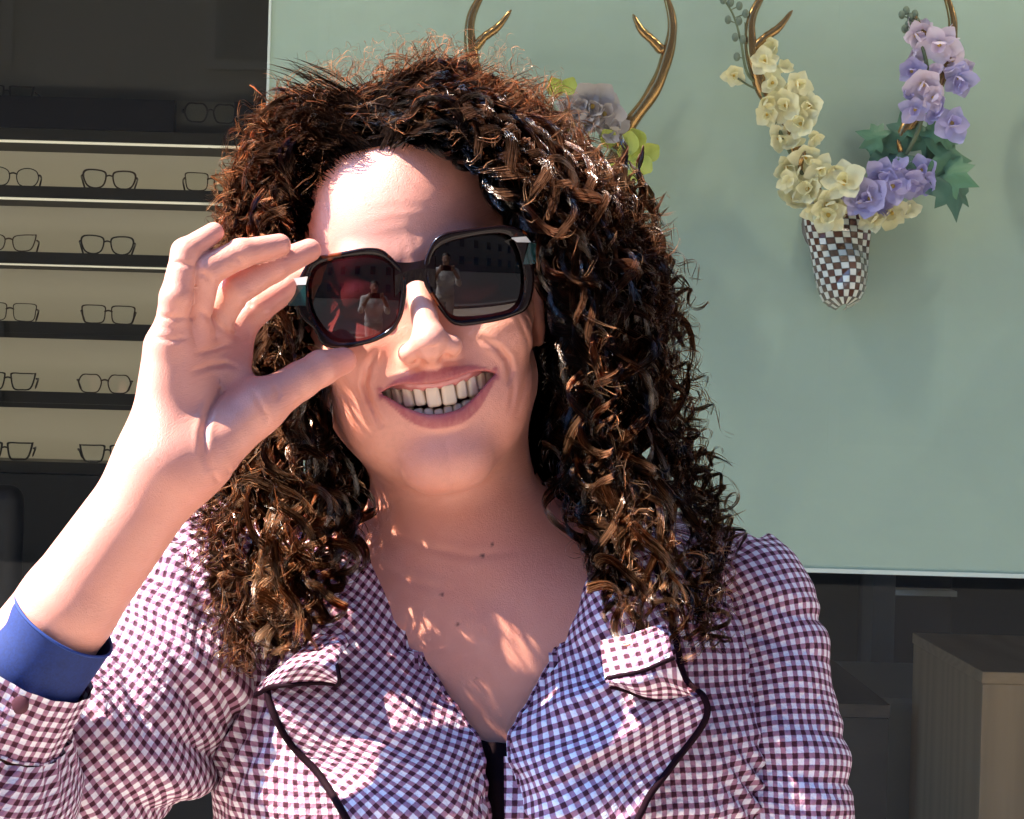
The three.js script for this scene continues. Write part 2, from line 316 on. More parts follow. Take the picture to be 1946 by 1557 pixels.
for (const [x, y] of [[-20, 10], [-58, 44], [-90, 50], [-30, 60], [-64, 0], [-104, 40], [-100, 104], [-66, 116], [-132, 148], [-94, 190], [-120, 204], [-160, 190], [-128, 244], [-150, 282], [-84, 160], [-12, -16], [-60, -14], [70, -26], [112, -6]]) blossom(dA, 'cream', up(x + rnd(-8, 8)), up(y + rnd(-8, 8)), up(rnd(84, 104)), rnd(0.55, 0.85));
for (const [x, y] of [[52, 28], [92, 50], [30, 22], [66, 4], [124, 26], [150, 48], [96, 70], [142, 164], [108, 196], [170, 178], [150, 240], [118, 276], [178, 312], [140, 330], [200, 210], [206, 262], [104, 330]]) blossom(dA, y > 220 ? 'pink' : 'lilac', up(x + rnd(-8, 8)), up(y + rnd(-8, 8)), up(rnd(90, 112)), rnd(0.5, 0.85));
part('stem', bar([[up(-240), up(374), up(100), up(1.6)], [up(-220), up(344), up(101), up(2)], [up(-204), up(296), up(101), up(2.4)], [up(-190), up(236), up(98), up(3)], [up(-176), up(220), up(94), up(3)]], 6, 6), stemMat, dA);
part('stem', bar([[up(-214), up(232), up(90), up(1.8)], [up(-190), up(216), up(92), up(2)], [up(-168), up(206), up(92), up(2.4)]], 6, 4), stemMat, dA);
for (const [a, b, c, d] of [[-228, 332, -214, 326], [-208, 330, -212, 322], [-210, 264, -198, 262], [-224, 364, -232, 360], [-208, 358, -224, 350], [-196, 344, -216, 336], [92, 350, 108, 342], [120, 338, 112, 336], [128, 326, 116, 328], [98, 324, 112, 326]]) part('stem', bar([[up(a), up(b), up(101), up(1.2)], [up(c), up(d), up(101), up(1.4)]], 5, 2), stemMat, dA);
const dB = deer('deer_trophy', 'gold antlered deer trophy with taupe petals and lime leaves rising behind the curly hair', [deer1.x, deer1.y, BZ]);
for (const [x, y, s] of [[16, 173, 1.3], [44, 179, 1.5], [66, 163, 1.3], [30, 149, 1.2], [84, 137, 1.0], [6, 153, 1.1]]) flower(dB, 'taupe', up(x), up(y), up(100), s, [rnd(-0.4, 0.4), rnd(-0.2, 0.5), 1]);
for (const [x, y, turn, s] of [[-18, 196, 0.6, 1.1], [-6, 200, -0.6, 1], [4, 132, 0.4, 1.2], [16, 120, -0.4, 1.1], [96, 86, -1.1, 1.35], [110, 92, -0.3, 1.3], [122, 80, -2.2, 1.3], [132, 102, 0.3, 1.2], [98, 70, 2.6, 1.1], [116, 64, -2.9, 1.2], [84, 106, 0.8, 1.1], [140, 86, -0.9, 1.1]]) leaf(dB, up(x), up(y), up(104), turn, s, limeMat);
part('stem', bar([[up(100), up(155), up(100), up(2.5)], [up(60), up(125), up(98), up(3)], [up(110), up(85), up(100), up(3)]], 6, 6), stemMat, dB);
deer('deer_trophy', 'deer trophy at the right edge with only one antler showing', [deer3.x, deer3.y, BZ]);

// ---------------------------------------------------------------- the lit shelves with eyeglasses at the back of the shop
const SD = 5.0, SZ = 1 - SD, PX = 0.001 * S * SD;
const shelfBack = std([0.6, 0.58, 0.5], 0.8), shelfEdge = std([0.05, 0.048, 0.038], 0.6);
{
  const u = thing('shelf_unit', 'tall unit of lit shelves holding eyeglasses on the left', 'shelves', [at(200, 600, SD).x, 0, SZ]);
  const x0 = -1.4, x1 = at(512, 400, SD).x - u.position.x + 0.42, w = x1 - x0, cx = (x0 + x1) / 2;
  const sy = (py) => at(0, py, SD).y + (u.position.x - at(0, py, SD).x) * 0;
  const ys = [248, 356, 480, 611, 742, 874].map(sy);
  part('back_panel', box(w, ys[0] - ys[5] + 0.1, 0.03, cx, (ys[0] + ys[5]) / 2, -0.20), shelfBack, u);
  part('upper_cabinet', box(w, 0.8, 0.24, cx, ys[0] + 0.5, -0.17), std([0.13, 0.13, 0.115], 0.5), u);
  part('dark_fascia', mergeGeometries([box(at(344, 0, SD).x - u.position.x - x0, 0.088, 0.03, (at(344, 0, SD).x - u.position.x + x0) / 2, ys[0] + 0.046, 0.035), box(0.5, 0.088, 0.03, at(456, 0, SD).x - u.position.x + 0.25, ys[0] + 0.046, 0.035)]), std([0.004, 0.004, 0.008], 0.4), u);
  part('niche_back', box(0.2, 0.1, 0.02, at(402, 0, SD).x - u.position.x, ys[0] + 0.052, -0.04), std([0.16, 0.155, 0.13], 0.7), u);
  const strip = std([1, 0.95, 0.8], 0.4); strip.emissive.setRGB(1, 0.9, 0.66); strip.emissiveIntensity = 0.14;
  ys.forEach((y, i) => {
    part('shelf', box(w, 0.032, 0.24, cx, y - 0.016, -0.065), shelfEdge, u);
    if (i === 5) return;
    if (i > 2) part('shelf_lip', box(w, 0.014, 0.006, cx, y - 0.0392, 0.0515), shelfEdge, u);
    part('light_strip', box(w - 0.02, i < 2 ? 0.0055 : 0.004, 0.012, cx, i < 2 ? y - 0.0356 : y - 0.0346, i < 2 ? 0.044 : i === 2 ? 0.03 : -0.04), strip, u);
    const l = new THREE.RectAreaLight(0xffeccb, i ? 3.6 : 4.0, w - 0.02, 0.012);
    l.position.set(cx, y - 0.043, 0.03); l.lookAt(u.position.x + cx, y - 0.35, SZ - 0.24);
    l.rotation.set(-Math.PI / 2 + 0.55, 0, 0);
    u.add(l);
  });
  part('side_panel', box(0.03, 1.9, 0.26, x0 - 0.015, 1.3, -0.08), shelfEdge, u);
  part('base_cabinet', box(w, ys[5] - 0.04, 0.24, cx, (ys[5] - 0.04) / 2 + 0.004, -0.07), std([0.03, 0.032, 0.03], 0.5), u);
}
const lensClear = phys([0.95, 0.97, 0.96], 0.02, { transmission: 1, thickness: 0, ior: 1.5, side: THREE.DoubleSide });
function rim(pts) { const s = new THREE.Shape(); s.setFromPoints(new THREE.CatmullRomCurve3(pts.map(([x, y]) => new THREE.Vector3(x, y, 0)), true, 'catmullrom', 0.5).getPoints(40).map((p) => new THREE.Vector2(p.x, p.y))); return s; }
const outlines = {                                                           // half width 24, half height 21; nose to the left of the right-hand lens
  round: [[24, 0], [18, 15], [0, 20], [-18, 14], [-23, 0], [-17, -16], [0, -21], [17, -16]],
  panto: [[25, 6], [20, 17], [0, 19], [-19, 15], [-22, 3], [-16, -14], [0, -20], [17, -14]],
  square: [[25, 4], [24, 17], [0, 19], [-21, 17], [-23, 4], [-19, -16], [0, -20], [20, -17]],
  hexagon: [[25, 2], [17, 18], [0, 19], [-15, 18], [-23, 3], [-16, -17], [0, -20], [17, -17]],
  cat: [[27, 16], [20, 18], [0, 17], [-18, 13], [-22, 2], [-16, -15], [0, -18], [18, -12]],
  flat: [[27, 15], [22, 17], [0, 17], [-20, 17], [-23, 10], [-17, -15], [0, -18], [18, -14]],
};
function eyeglasses(label, kind, px, py, tone, thick = 2.4, turn = 0) {
  const p = at(px, py, SD), o = thing('eyeglasses', label, 'eyeglasses', [p.x, p.y, SZ + 0.03], 'eyeglasses on the lit shelves'), m = std(tone, 0.35), k = 0.001 * 1.2;
  const H = 21 * k;
  const outer = outlines[kind];
  for (const s of [-1, 1]) {
    const place = (f) => outer.map(([x, y]) => [s * (x * f + 32) * k, (y * f) * k + H]);
    const f = 1 + thick / 17, sh = rim(s < 0 ? place(f).reverse() : place(f)), hole = rim(place(1));
    sh.holes.push(new THREE.Path(hole.getPoints()));
    part('rim', new THREE.ExtrudeGeometry(sh, { depth: 0.0035, bevelEnabled: false, curveSegments: 4 }), m, o);
    part('lens', new THREE.ShapeGeometry(hole).translate(0, 0, 0.0015), lensClear, o);
    const x = s * (outer[0][0] * f + 32) * k, y = H + 7 * k;
    const t = part('temple', bar([[x, y, 0.002, 0.0032], [x * 1.04, y, -0.03, 0.0028], [x * 1.02, y - 0.002, -0.1, 0.0026], [x * 0.9, y - 0.028, -0.14, 0.003]], 6, 5), m, o);
    t.userData.side = s < 0 ? 'left' : 'right';
  }
  part('bridge', bar([[-10 * k, H + 6 * k, 0.002, 0.0022], [0, H + 9 * k, 0.003, 0.0024], [10 * k, H + 6 * k, 0.002, 0.0022]], 8, 5), m, o);
  o.rotation.y = turn;
  return o;
}
const bk = [0.012, 0.011, 0.009], br = [0.04, 0.022, 0.012], tort = [0.06, 0.03, 0.015];
eyeglasses('black hexagonal eyeglasses in the small niche above the lit shelves', 'hexagon', 403, 236, bk, 3, 0.15);
eyeglasses('dark eyeglasses lying on top of the cabinet at the left edge', 'flat', 18, 200, bk, 3, 0.1);
const SHELF_PY = [356, 480, 611, 742, 874];
const rowsG = [
  [[30, 'round', bk, 1.8, 'thin round eyeglasses at the left end of the top shelf'], [212, 'panto', br, 3, 'dark round eyeglasses in the middle of the top shelf'], [404, 'square', br, 1.8, 'thin brown square eyeglasses on the top shelf beside the hair']],
  [[22, 'cat', tort, 2.2, 'brown cat eye eyeglasses at the left end of the second shelf'], [208, 'panto', bk, 2.8, 'black round eyeglasses on the second shelf beside the fingers']],
  [[24, 'square', br, 1.6, 'thin square eyeglasses at the left end of the third shelf'], [210, 'square', br, 2.2, 'dark square eyeglasses on the third shelf beside the hand']],
  [[20, 'flat', bk, 2.8, 'dark eyeglasses at the left end of the fourth shelf'], [203, 'hexagon', br, 2.2, 'brown hexagonal eyeglasses on the fourth shelf beside the palm']],
  [[14, 'flat', bk, 3.4, 'thick black eyeglasses at the left end of the lowest shelf'], [208, 'flat', bk, 3.2, 'black flat topped eyeglasses on the lowest shelf by the wrist']],
];
rowsG.forEach((r, i) => r.forEach(([px, kind, tone, th, label]) => eyeglasses(label, kind, px, SHELF_PY[i] + px * 0.028 - 1, tone, th, 0.22)));

// furniture below the board, right, and at the far left
const woodTex = (a, b) => canvasTex(256, 256, (u, v) => { const g = 0.5 + 0.5 * Math.sin(60 * u + 4 * tileNoise(6, u, v * 0.2) + 9 * tileNoise(3, u, 0.1, 5)), n = tileNoise(90, u, v * 0.1, 8) * 0.15; return [0, 1, 2].map((i) => lerp(a[i], b[i], clamp(g * 0.6 + n + 0.2, 0, 1))); });
const oak = std([1, 1, 1], 0.5, { map: woodTex([0.24, 0.165, 0.09], [0.33, 0.23, 0.13]) }), walnut = std([1, 1, 1], 0.55, { map: woodTex([0.05, 0.036, 0.028], [0.09, 0.066, 0.05]) });
{
  const d = 2.9, c = at(1868, 1276, d);
  const o = thing('oak_plinth', 'oak display plinth with a lit top at the right edge', 'plinth', [c.x + 0.3, 0, 1 - d - 0.25]);
  part('body', box(0.6, c.y - 0.024, 0.5, 0, (c.y - 0.024) / 2 + 0.004, 0, 0.002), oak, o);
  part('top', box(0.604, 0.02, 0.504, 0, c.y - 0.01, 0, 0.002), oak, o);
}
{
  const d = 3.3, c = at(1690, 1340, d);
  const o = thing('dark_cabinet', 'dark brown low cabinet behind the right sleeve', 'cabinet', [c.x - 0.4, 0, 1 - d - 0.3]);
  part('body', box(0.8, c.y - 0.03, 0.6, 0, (c.y - 0.03) / 2 + 0.004, 0), std([0.018, 0.016, 0.016], 0.5), o);
  part('top', box(0.804, 0.024, 0.604, 0, c.y - 0.012, 0), walnut, o);
}
{
  const d = 3.5, c = at(1692, 1325, d), e = at(1868, 1325, d);
  const o = thing('grey_counter', 'grey counter between the dark cabinet and the oak plinth', 'counter', [(c.x + e.x) / 2, 0, 1 - d - 0.25]);
  part('body', box(e.x - c.x + 0.3, c.y - 0.02, 0.5, 0, (c.y - 0.02) / 2 + 0.004, 0), std([0.2, 0.22, 0.215], 0.5), o);
  part('top', box(e.x - c.x + 0.31, 0.016, 0.51, 0, c.y - 0.009, 0), std([0.2, 0.21, 0.2], 0.4), o);
}
{
  const d = 4.2, a = at(1650, 1100, d), b = at(1687, 1280, d);
  const o = thing('steel_column', 'dark grey square column standing below the green board', 'column', [(a.x + b.x) / 2, 0, 1 - d]);
  part('shaft', box(b.x - a.x, 2.88, 0.12, 0, 1.46, 0), std([0.13, 0.128, 0.115], 0.6), o);
  part('base', box(b.x - a.x + 0.03, 0.03, 0.15, 0, 0.02, 0), dark, o);
}
{
  const d = 4.4, a = at(1686, 1120, d), b = at(1817, 1134, d);
  const o = thing('display_cabinet', 'dark wall cabinet with one pale lit ledge below the green board', 'cabinet', [(a.x + b.x) / 2, 0, 1 - d - 0.2]);
  part('body', box(b.x - a.x, a.y + 0.1, 0.3, 0, (a.y + 0.1) / 2 + 0.004, 0), std([0.012, 0.014, 0.018], 0.4), o);
  part('ledge', box(b.x - a.x, a.y - b.y, 0.06, 0, (a.y + b.y) / 2, 0.18), std([0.85, 0.9, 0.86], 0.5), o);
}
{
  const d = 3.4, c = at(2, 1070, d);
  const o = thing('black_chair', 'black round backed chair at the left edge behind the arm', 'chair', [c.x - 0.17, 0, 1 - d]);
  part('backrest', new RoundedBoxGeometry(0.42, 0.3, 0.06, 6, 0.03).translate(0, c.y, 0), std([0.006, 0.006, 0.008], 0.5), o);
  part('seat', new RoundedBoxGeometry(0.46, 0.07, 0.44, 4, 0.03).translate(0, 0.47, 0.2), std([0.006, 0.006, 0.008], 0.5), o);
  part('post', box(0.04, c.y - 0.6, 0.03, 0, (c.y + 0.32) / 2, 0), metal, o);
  for (const x of [-0.19, 0.19]) for (const z of [0.01, 0.39]) part('leg', new THREE.CylinderGeometry(0.012, 0.012, 0.435, 8).translate(x, 0.2215, z), metal, o);
  part('chrome_clip', box(0.035, 0.008, 0.01, 0.16, c.y - 0.12, 0.04), std([0.8, 0.8, 0.8], 0.2, { metalness: 0.9 }), o);
}

{
  const d = 2.9, c = at(1900, 1276, d), o = thing('ceiling_spotlight', 'small black ceiling spotlight above the oak plinth at the right', 'spotlight', [c.x + 0.18, 2.5, 1 - d - 0.2]);
  part('housing', new THREE.CylinderGeometry(0.035, 0.035, 0.1, 20, 1, true).translate(0, 0.05, 0), metal, o);
  part('stem', new THREE.CylinderGeometry(0.008, 0.008, 0.31, 8).translate(0, 0.25, 0), metal, o);
  const bm = std([0.9, 0.85, 0.75], 0.4); bm.emissive.setRGB(1, 0.85, 0.62); bm.emissiveIntensity = 2;
  part('bulb', new THREE.SphereGeometry(0.022, 16, 10), bm, o);
  const s = new THREE.SpotLight(0xffdfb0, 0.5, 0, 0.42, 0.7, 2); s.castShadow = true; s.target.position.set(0, -1, 0); o.add(s, s.target);
}

// ---------------------------------------------------------------- the woman: body as one field of distances (millimetres, her frame)
const N0 = mm(793, 530, 0), FR = new THREE.Matrix4().makeRotationZ(THREE.MathUtils.degToRad(10)).multiply(new THREE.Matrix4().makeRotationY(THREE.MathUtils.degToRad(4))).multiply(new THREE.Matrix4().makeRotationX(THREE.MathUtils.degToRad(-1)));
const fe = FR.elements;
const fromFace = (x, y, z) => [N0[0] + fe[0] * x + fe[4] * y + fe[8] * z, N0[1] + fe[1] * x + fe[5] * y + fe[9] * z, N0[2] + fe[2] * x + fe[6] * y + fe[10] * z];
const toFace = (x, y, z) => { x -= N0[0]; y -= N0[1]; z -= N0[2]; return [fe[0] * x + fe[1] * y + fe[2] * z, fe[4] * x + fe[5] * y + fe[6] * z, fe[8] * x + fe[9] * y + fe[10] * z]; };
const smin = (a, b, k) => { const h = k - Math.abs(a - b); return h > 0 ? Math.min(a, b) - h * h / (4 * k) : Math.min(a, b); };
const smax = (a, b, k) => { const h = k - Math.abs(a - b); return h > 0 ? Math.max(a, b) + h * h / (4 * k) : Math.max(a, b); };
const ell = (x, y, z, cx, cy, cz, rx, ry, rz) => { x -= cx; y -= cy; z -= cz; const k0 = Math.sqrt((x / rx) ** 2 + (y / ry) ** 2 + (z / rz) ** 2), k1 = Math.sqrt((x / rx / rx) ** 2 + (y / ry / ry) ** 2 + (z / rz / rz) ** 2); return k1 < 1e-9 ? -Math.min(rx, ry, rz) : k0 * (k0 - 1) / k1; };
const cap = (x, y, z, a, b) => { const bx = b[0] - a[0], by = b[1] - a[1], bz = b[2] - a[2], px = x - a[0], py = y - a[1], pz = z - a[2], h = clamp((px * bx + py * by + pz * bz) / (bx * bx + by * by + bz * bz), 0, 1); return Math.hypot(px - bx * h, py - by * h, pz - bz * h) - (a[3] + (b[3] - a[3]) * h); };

const MX = 1.6;                                                              // the smile sits a little to one side
const lipTop = table([[0, -52.6], [4, -51.8], [12, -52.2], [22, -53.4], [29, -56.4], [34, -59.6]]), lipUp = table([[0, -59.8], [10, -58.9], [19, -57], [27, -57.4], [33, -59.6]]);
const lipLow = table([[0, -77.2], [10, -75.8], [20, -70.4], [28, -63.6], [33, -59.8]]), lipBot = table([[0, -85.4], [10, -84], [20, -78], [28, -68.6], [34, -60.6]]);
const zUp = (x) => 4.6 - 0.0155 * x * x, zLow = (x) => 2.2 - 0.0135 * x * x;

const G = (pts, depth, width, z, lift = 0) => { const q = pts.map(([a, b]) => mm(a, b, z)); return { q, depth, width, lift, z, lo: [Math.min(...q.map((p) => p[0])) - 14, Math.min(...q.map((p) => p[1])) - 14], hi: [Math.max(...q.map((p) => p[0])) + 14, Math.max(...q.map((p) => p[1])) + 14] }; };
// folds of the smiling face, the hand's lines, the neck
const grooves = [
  G([[716, 672], [702, 700], [696, 730], [703, 756], [712, 776], [726, 806]], 2.4, 1.7, -8, 1.2),
  G([[918, 644], [948, 662], [966, 684], [971, 706], [968, 726]], 2.2, 1.7, -8, 1.0),
  G([[1004, 640], [1008, 676], [1002, 716], [992, 752], [982, 790]], 1.3, 1.7, -25, 0.6),
  G([[978, 724], [976, 750], [970, 780]], 1.0, 1.5, -20, 0.3),
  G([[994, 592], [1008, 622], [1020, 660]], 1.3, 1.4, -30, 0.4), G([[1006, 584], [1022, 618], [1030, 648]], 1.3, 1.4, -35, 0.4), G([[985, 606], [996, 630], [1004, 652]], 1.0, 1.4, -25, 0.3),
  G([[786, 436], [790, 456], [788, 482]], 0.15, 2.2, -10, 0.2), G([[768, 456], [774, 474], [776, 492]], 0.1, 1.8, -10, 0.2),
  G([[690, 408], [740, 398], [800, 396], [870, 404]], 0.06, 1.8, -10, 0.1), G([[700, 436], [750, 424], [820, 420]], 0.06, 1.8, -10, 0.1),
  G([[770, 834], [800, 826], [836, 824], [870, 820]], 0.5, 6, -10, 0.2),
  // palm and fingers
  G([[466, 694], [440, 706], [412, 740], [398, 780], [394, 820], [398, 862], [404, 886]], 2.0, 1.7, 76, 0.6),
  G([[446, 698], [424, 690], [398, 694], [374, 706]], 1.6, 1.5, 66, 0.4), G([[428, 652], [404, 664], [384, 672]], 1.2, 1.4, 58, 0.3),
  G([[484, 744], [494, 764], [504, 786], [506, 802]], 1.2, 1.5, 66, 0.3), G([[522, 732], [530, 748], [528, 762]], 0.8, 1.3, 60, 0.2),
  G([[322, 498], [344, 500], [372, 506]], 1.0, 1.4, 78, 0.3), G([[300, 600], [330, 604], [362, 598]], 0.9, 1.5, 82, 0.3), G([[292, 640], [326, 646], [352, 640]], 0.8, 1.5, 82, 0.2),
  G([[384, 518], [396, 524], [404, 536]], 1.3, 1.5, 66, 0.3), G([[452, 488], [460, 500]], 0.8, 1.3, 60, 0.2), G([[392, 592], [408, 606], [420, 620]], 1.1, 1.5, 48, 0.2), G([[428, 622], [446, 636], [458, 646]], 1.1, 1.5, 28, 0.2), G([[474, 574], [484, 584]], 0.7, 1.3, 26, 0.2),
  G([[410, 900], [416, 920]], 0.6, 1.3, 80, 0.1), G([[434, 888], [440, 910]], 0.6, 1.3, 76, 0.1),
  // neck
  G([[760, 1010], [820, 1036], [900, 1050], [980, 1040]], 0.5, 2.2, -60, 0.2), G([[742, 1070], [800, 1098], [860, 1108]], 0.4, 2.2, -70, 0.2),
];
function headField(x, y, z) {
  if (x > 0 && y < -45) x *= 1 + 0.075 * smooth(-45, -100, y);
  const ax = Math.abs(x);
  let d = ell(x, y, z, 0, 38, -93, 69, 88, 98);
  d = smin(d, ell(x, y, z, 0, -42, -62, 60, 80, 61), 16);
  d = smin(d, cap(ax, y, z, [53, -22, -52, 13], [40, -26, -26, 13]), 16);
  d = smin(d, cap(ax, y, z, [44, -66, -72, 15], [13, -102, -19, 13]), 26);
  d = smin(d, ell(ax, y, z, 34, -66, -28, 22, 30, 22), 18);
  d = smin(d, ell(x, y, z, 0, -103, -14, 17.5, 16, 15.5), 20);
  d = smin(d, ell(ax, y, z, 39, -36, -21, 21, 18, 20), 14);
  d = smin(d, ell(x, y, z, 0, -67, -22, 34, 25, 25.5), 16);
  d = smin(d, cap(ax, y, z, [0, 13, -9, 11], [30, 14, -14, 10]), 10);
  d = smax(d, -ell(ax, y, z, 32, -4, 15, 19, 14, 17), 10);
  d = smin(d, ell(ax, y, z, 31.5, -5, -14, 15, 12, 12.5), 5);
  // ears, mostly under the hair
  d = smin(d, ell(ax, y, z, 70, -14, -86, 6, 30, 17), 6);
  // nose
  let n = cap(x, y, z, [0, 2, -5, 7.2], [0, -33, 16, 7.8]);
  n = smin(n, ell(x, y, z, 0, -37, 17.5, 10, 9, 9.6), 5);
  n = smin(n, ell(ax, y, z, 11.6, -41, 9, 6.6, 6.2, 9), 6);
  n = smin(n, cap(x, y, z, [0, -43.5, 19, 4.4], [0, -47, 5, 5]), 4);
  d = smin(d, n, 7);
  const nx = ax - 7.2 - (12 - z) * 0.12;
  d = smax(d, -ell(nx, y + 0.3 * (z - 12), z, 0, -48.6, 12, 3.6, 5.2, 6.2), 2);
  // mouth: lips are rolls along the open smile, then the opening is cut
  if (y < -40 && y > -98 && z > -45) {
    const mx = Math.abs(x - MX), xc = Math.min(mx, 34), e = Math.max(0, mx - 34);
    const t = lipTop(xc), u = lipUp(Math.min(xc, 33)), l = lipLow(Math.min(xc, 33)), b = lipBot(xc);
    const philtrum = 0.8 * Math.exp(-((x / 4) ** 2)) * smooth(-56, -48, y);
    const hu = Math.max(1.4, (t - u) / 2), hl = Math.max(1.4, (l - b) / 2);
    const du = (Math.hypot((y - (t + u) / 2) / (hu + 0.4), (z - zUp(xc) + 2.2) / (hu * 0.6 + 1.2), e / 3) - 1) * Math.min(hu, 4) * 0.85;
    const dl = (Math.hypot((y - (l + b) / 2) / (hl + 0.4), (z - zLow(xc) + 2.2) / (hl * 0.75 + 1.2), e / 3) - 1) * Math.min(hl, 4) * 0.85;
    d = smin(d, Math.min(du, dl), 3.4) + philtrum;
    const open = Math.max(y - u, l - y, mx - 33) * 0.8;
    d = smax(d, -Math.max(open, -(z + 30)), 1.6);
  }
  return d;
}
const hand = {
  palm: [[[300, 862, 76, 16], [318, 664, 70, 12.4]], [[328, 862, 72, 16], [352, 632, 58, 12]], [[350, 862, 68, 16], [390, 628, 42, 12]], [[372, 862, 62, 16], [432, 644, 22, 11.4]]],
  thenar: [[[398, 852, 68, 16.6], [488, 776, 54, 13.6]]],
  fingers: [
    [[320, 656, 72, 9], [334, 566, 76, 8.2], [353, 480, 70, 7.4], [406, 442, 58, 5.4]],
    [[360, 630, 60, 9.6], [388, 516, 66, 8.8], [458, 482, 54, 7.7], [531, 466, 38, 6.2]],
    [[398, 622, 42, 10], [444, 552, 46, 9.1], [518, 508, 34, 8.2], [588, 476, 18, 6.5]],
    [[434, 640, 22, 10.2], [488, 584, 20, 9.1], [545, 546, 8, 8], [592, 520, -7, 6.6]],
    [[488, 776, 54, 13.2], [570, 724, 40, 10.1], [610, 700, 32, 9.6], [652, 686, 20, 7.4]],
  ],
};
const P4 = ([a, b, z, r]) => [...mm(a, b, z), r];
const palmCaps = hand.palm.map((s) => s.map(P4)), thenarCap = hand.thenar.map((s) => s.map(P4)), fingerCaps = hand.fingers.map((f) => f.map(P4));
const wristA = [...mm(306, 905, 76), 23.4], armB = [...mm(130, 1150, 84), 25.4], armC = [...mm(-144, 1530, 62), 35];
const shoulderR = [...mm(420, 1150, -84), 28], upperArm = [...mm(300, 1285, -50), 28];
const webs = [[P4([448, 712, 46, 8]), P4([446, 668, 28, 8])]];
function handField(x, y, z) {
  let d = cap(x, y, z, wristA, armB);
  d = smin(d, cap(x, y, z, armB, armC), 4);
  let p = 1e9;
  for (const s of palmCaps) p = smin(p, cap(x, y, z, s[0], s[1]), 9);
  p = smin(p, cap(x, y, z, thenarCap[0][0], thenarCap[0][1]), 10);
  p = smin(p, cap(x, y, z, webs[0][0], webs[0][1]), 12);
  let f = 1e9;
  for (const c of fingerCaps) { let q = 1e9; for (let i = 0; i < 3; i++) q = smin(q, cap(x, y, z, c[i], c[i + 1]), 2.5); f = Math.min(f, q); }
  p = smin(p, f, 7);
  return smin(d, p, 22);
}
const neckTop = fromFace(0, -52, -88), neckLow = mm(905, 1120, -92);
const NA = [...neckTop, 47], NB = [...neckLow, 52];
const notch = mm(925, 1128, -52);
const scm = [-1, 1].map((s) => [[...fromFace(s * 52, -40, -92), 10], [...mm(925 + s * 26, 1120, -58), 7]]);
const clav = [-1, 1].map((s) => [[...mm(925 + s * 40, 1128, -56), 8], [...mm(925 + s * 330, 1070, -86), 9]]);
function bodyField(x, y, z) {
  let d = cap(x, y, z, NA, NB);
  for (const s of scm) d = smin(d, cap(x, y, z, s[0], s[1]), 12);
  const cx = mm(928, 0, -80)[0];
  let t = ell(x, y, z, cx, -215, -92, 150, 165, 84);
  t = smin(t, ell(x, y, z, cx, -150, -98, 128, 80, 62), 30);
  t = smin(t, cap(x, y, z, [...mm(928, 1075, -108), 34], [...mm(450, 1125, -98), 28]), 26);
  t = smin(t, cap(x, y, z, [...mm(928, 1075, -108), 34], [...mm(1390, 1135, -98), 26]), 26);
  for (const s of clav) t = smin(t, cap(x, y, z, s[0], s[1]), 9);
  d = smin(d, t, 24);
  d += 1.6 * Math.exp(-(((x - notch[0]) / 16) ** 2) - (((y - notch[1]) / 13) ** 2)) * (z > -90 ? 1 : 0);
  d = smin(d, cap(x, y, z, shoulderR, upperArm), 16);
  d = smin(d, cap(x, y, z, upperArm, [armC[0], armC[1], armC[2], 28]), 6);
  return d;
}
const handBox = [mm(-180, 0, 20)[0] - 20, mm(690, 0, 20)[0] + 20, mm(0, 1660, 20)[1], mm(0, 400, 20)[1] + 20];
function field(x, y, z) {
  let d = 1e9;
  const f = toFace(x, y, z), near = Math.max(Math.abs(f[0]) - 80, Math.abs(f[1] - 0) - 135, Math.abs(f[2] + 85) - 115);
  const h = near < 30 ? headField(f[0], f[1], f[2]) : near + 20;
  const b = y < 60 ? bodyField(x, y, z) : 1e3;
  d = smin(h, b, 14);
  const out = Math.max(handBox[0] - x, x - handBox[1], handBox[2] - y, y - handBox[3], -20 - z);
  if (out < 25) d = Math.min(d, handField(x, y, z)); else d = Math.min(d, out);
  if (d < 4 && d > -4) for (const g of grooves) {
    if (x < g.lo[0] || x > g.hi[0] || y < g.lo[1] || y > g.hi[1] || z < g.z - 16) continue;
    let m = 1e9, tt = 0;
    const q = g.q, n = q.length - 1;
    for (let i = 0; i < n; i++) {
      const bx = q[i + 1][0] - q[i][0], by = q[i + 1][1] - q[i][1], px = x - q[i][0], py = y - q[i][1], t = clamp((px * bx + py * by) / (bx * bx + by * by), 0, 1), s = Math.hypot(px - bx * t, py - by * t);
      if (s < m) { m = s; tt = (i + t) / n; }
    }
    const fade = Math.sin(Math.PI * clamp(0.08 + tt * 0.84, 0, 1));
    if (m < g.width * 5) d += fade * (0.8 * g.depth * Math.exp(-((m / g.width) ** 2)) - 0.45 * g.lift * Math.exp(-(((m - g.width * 2.2) / g.width) ** 2)));
  }
  return d;
}
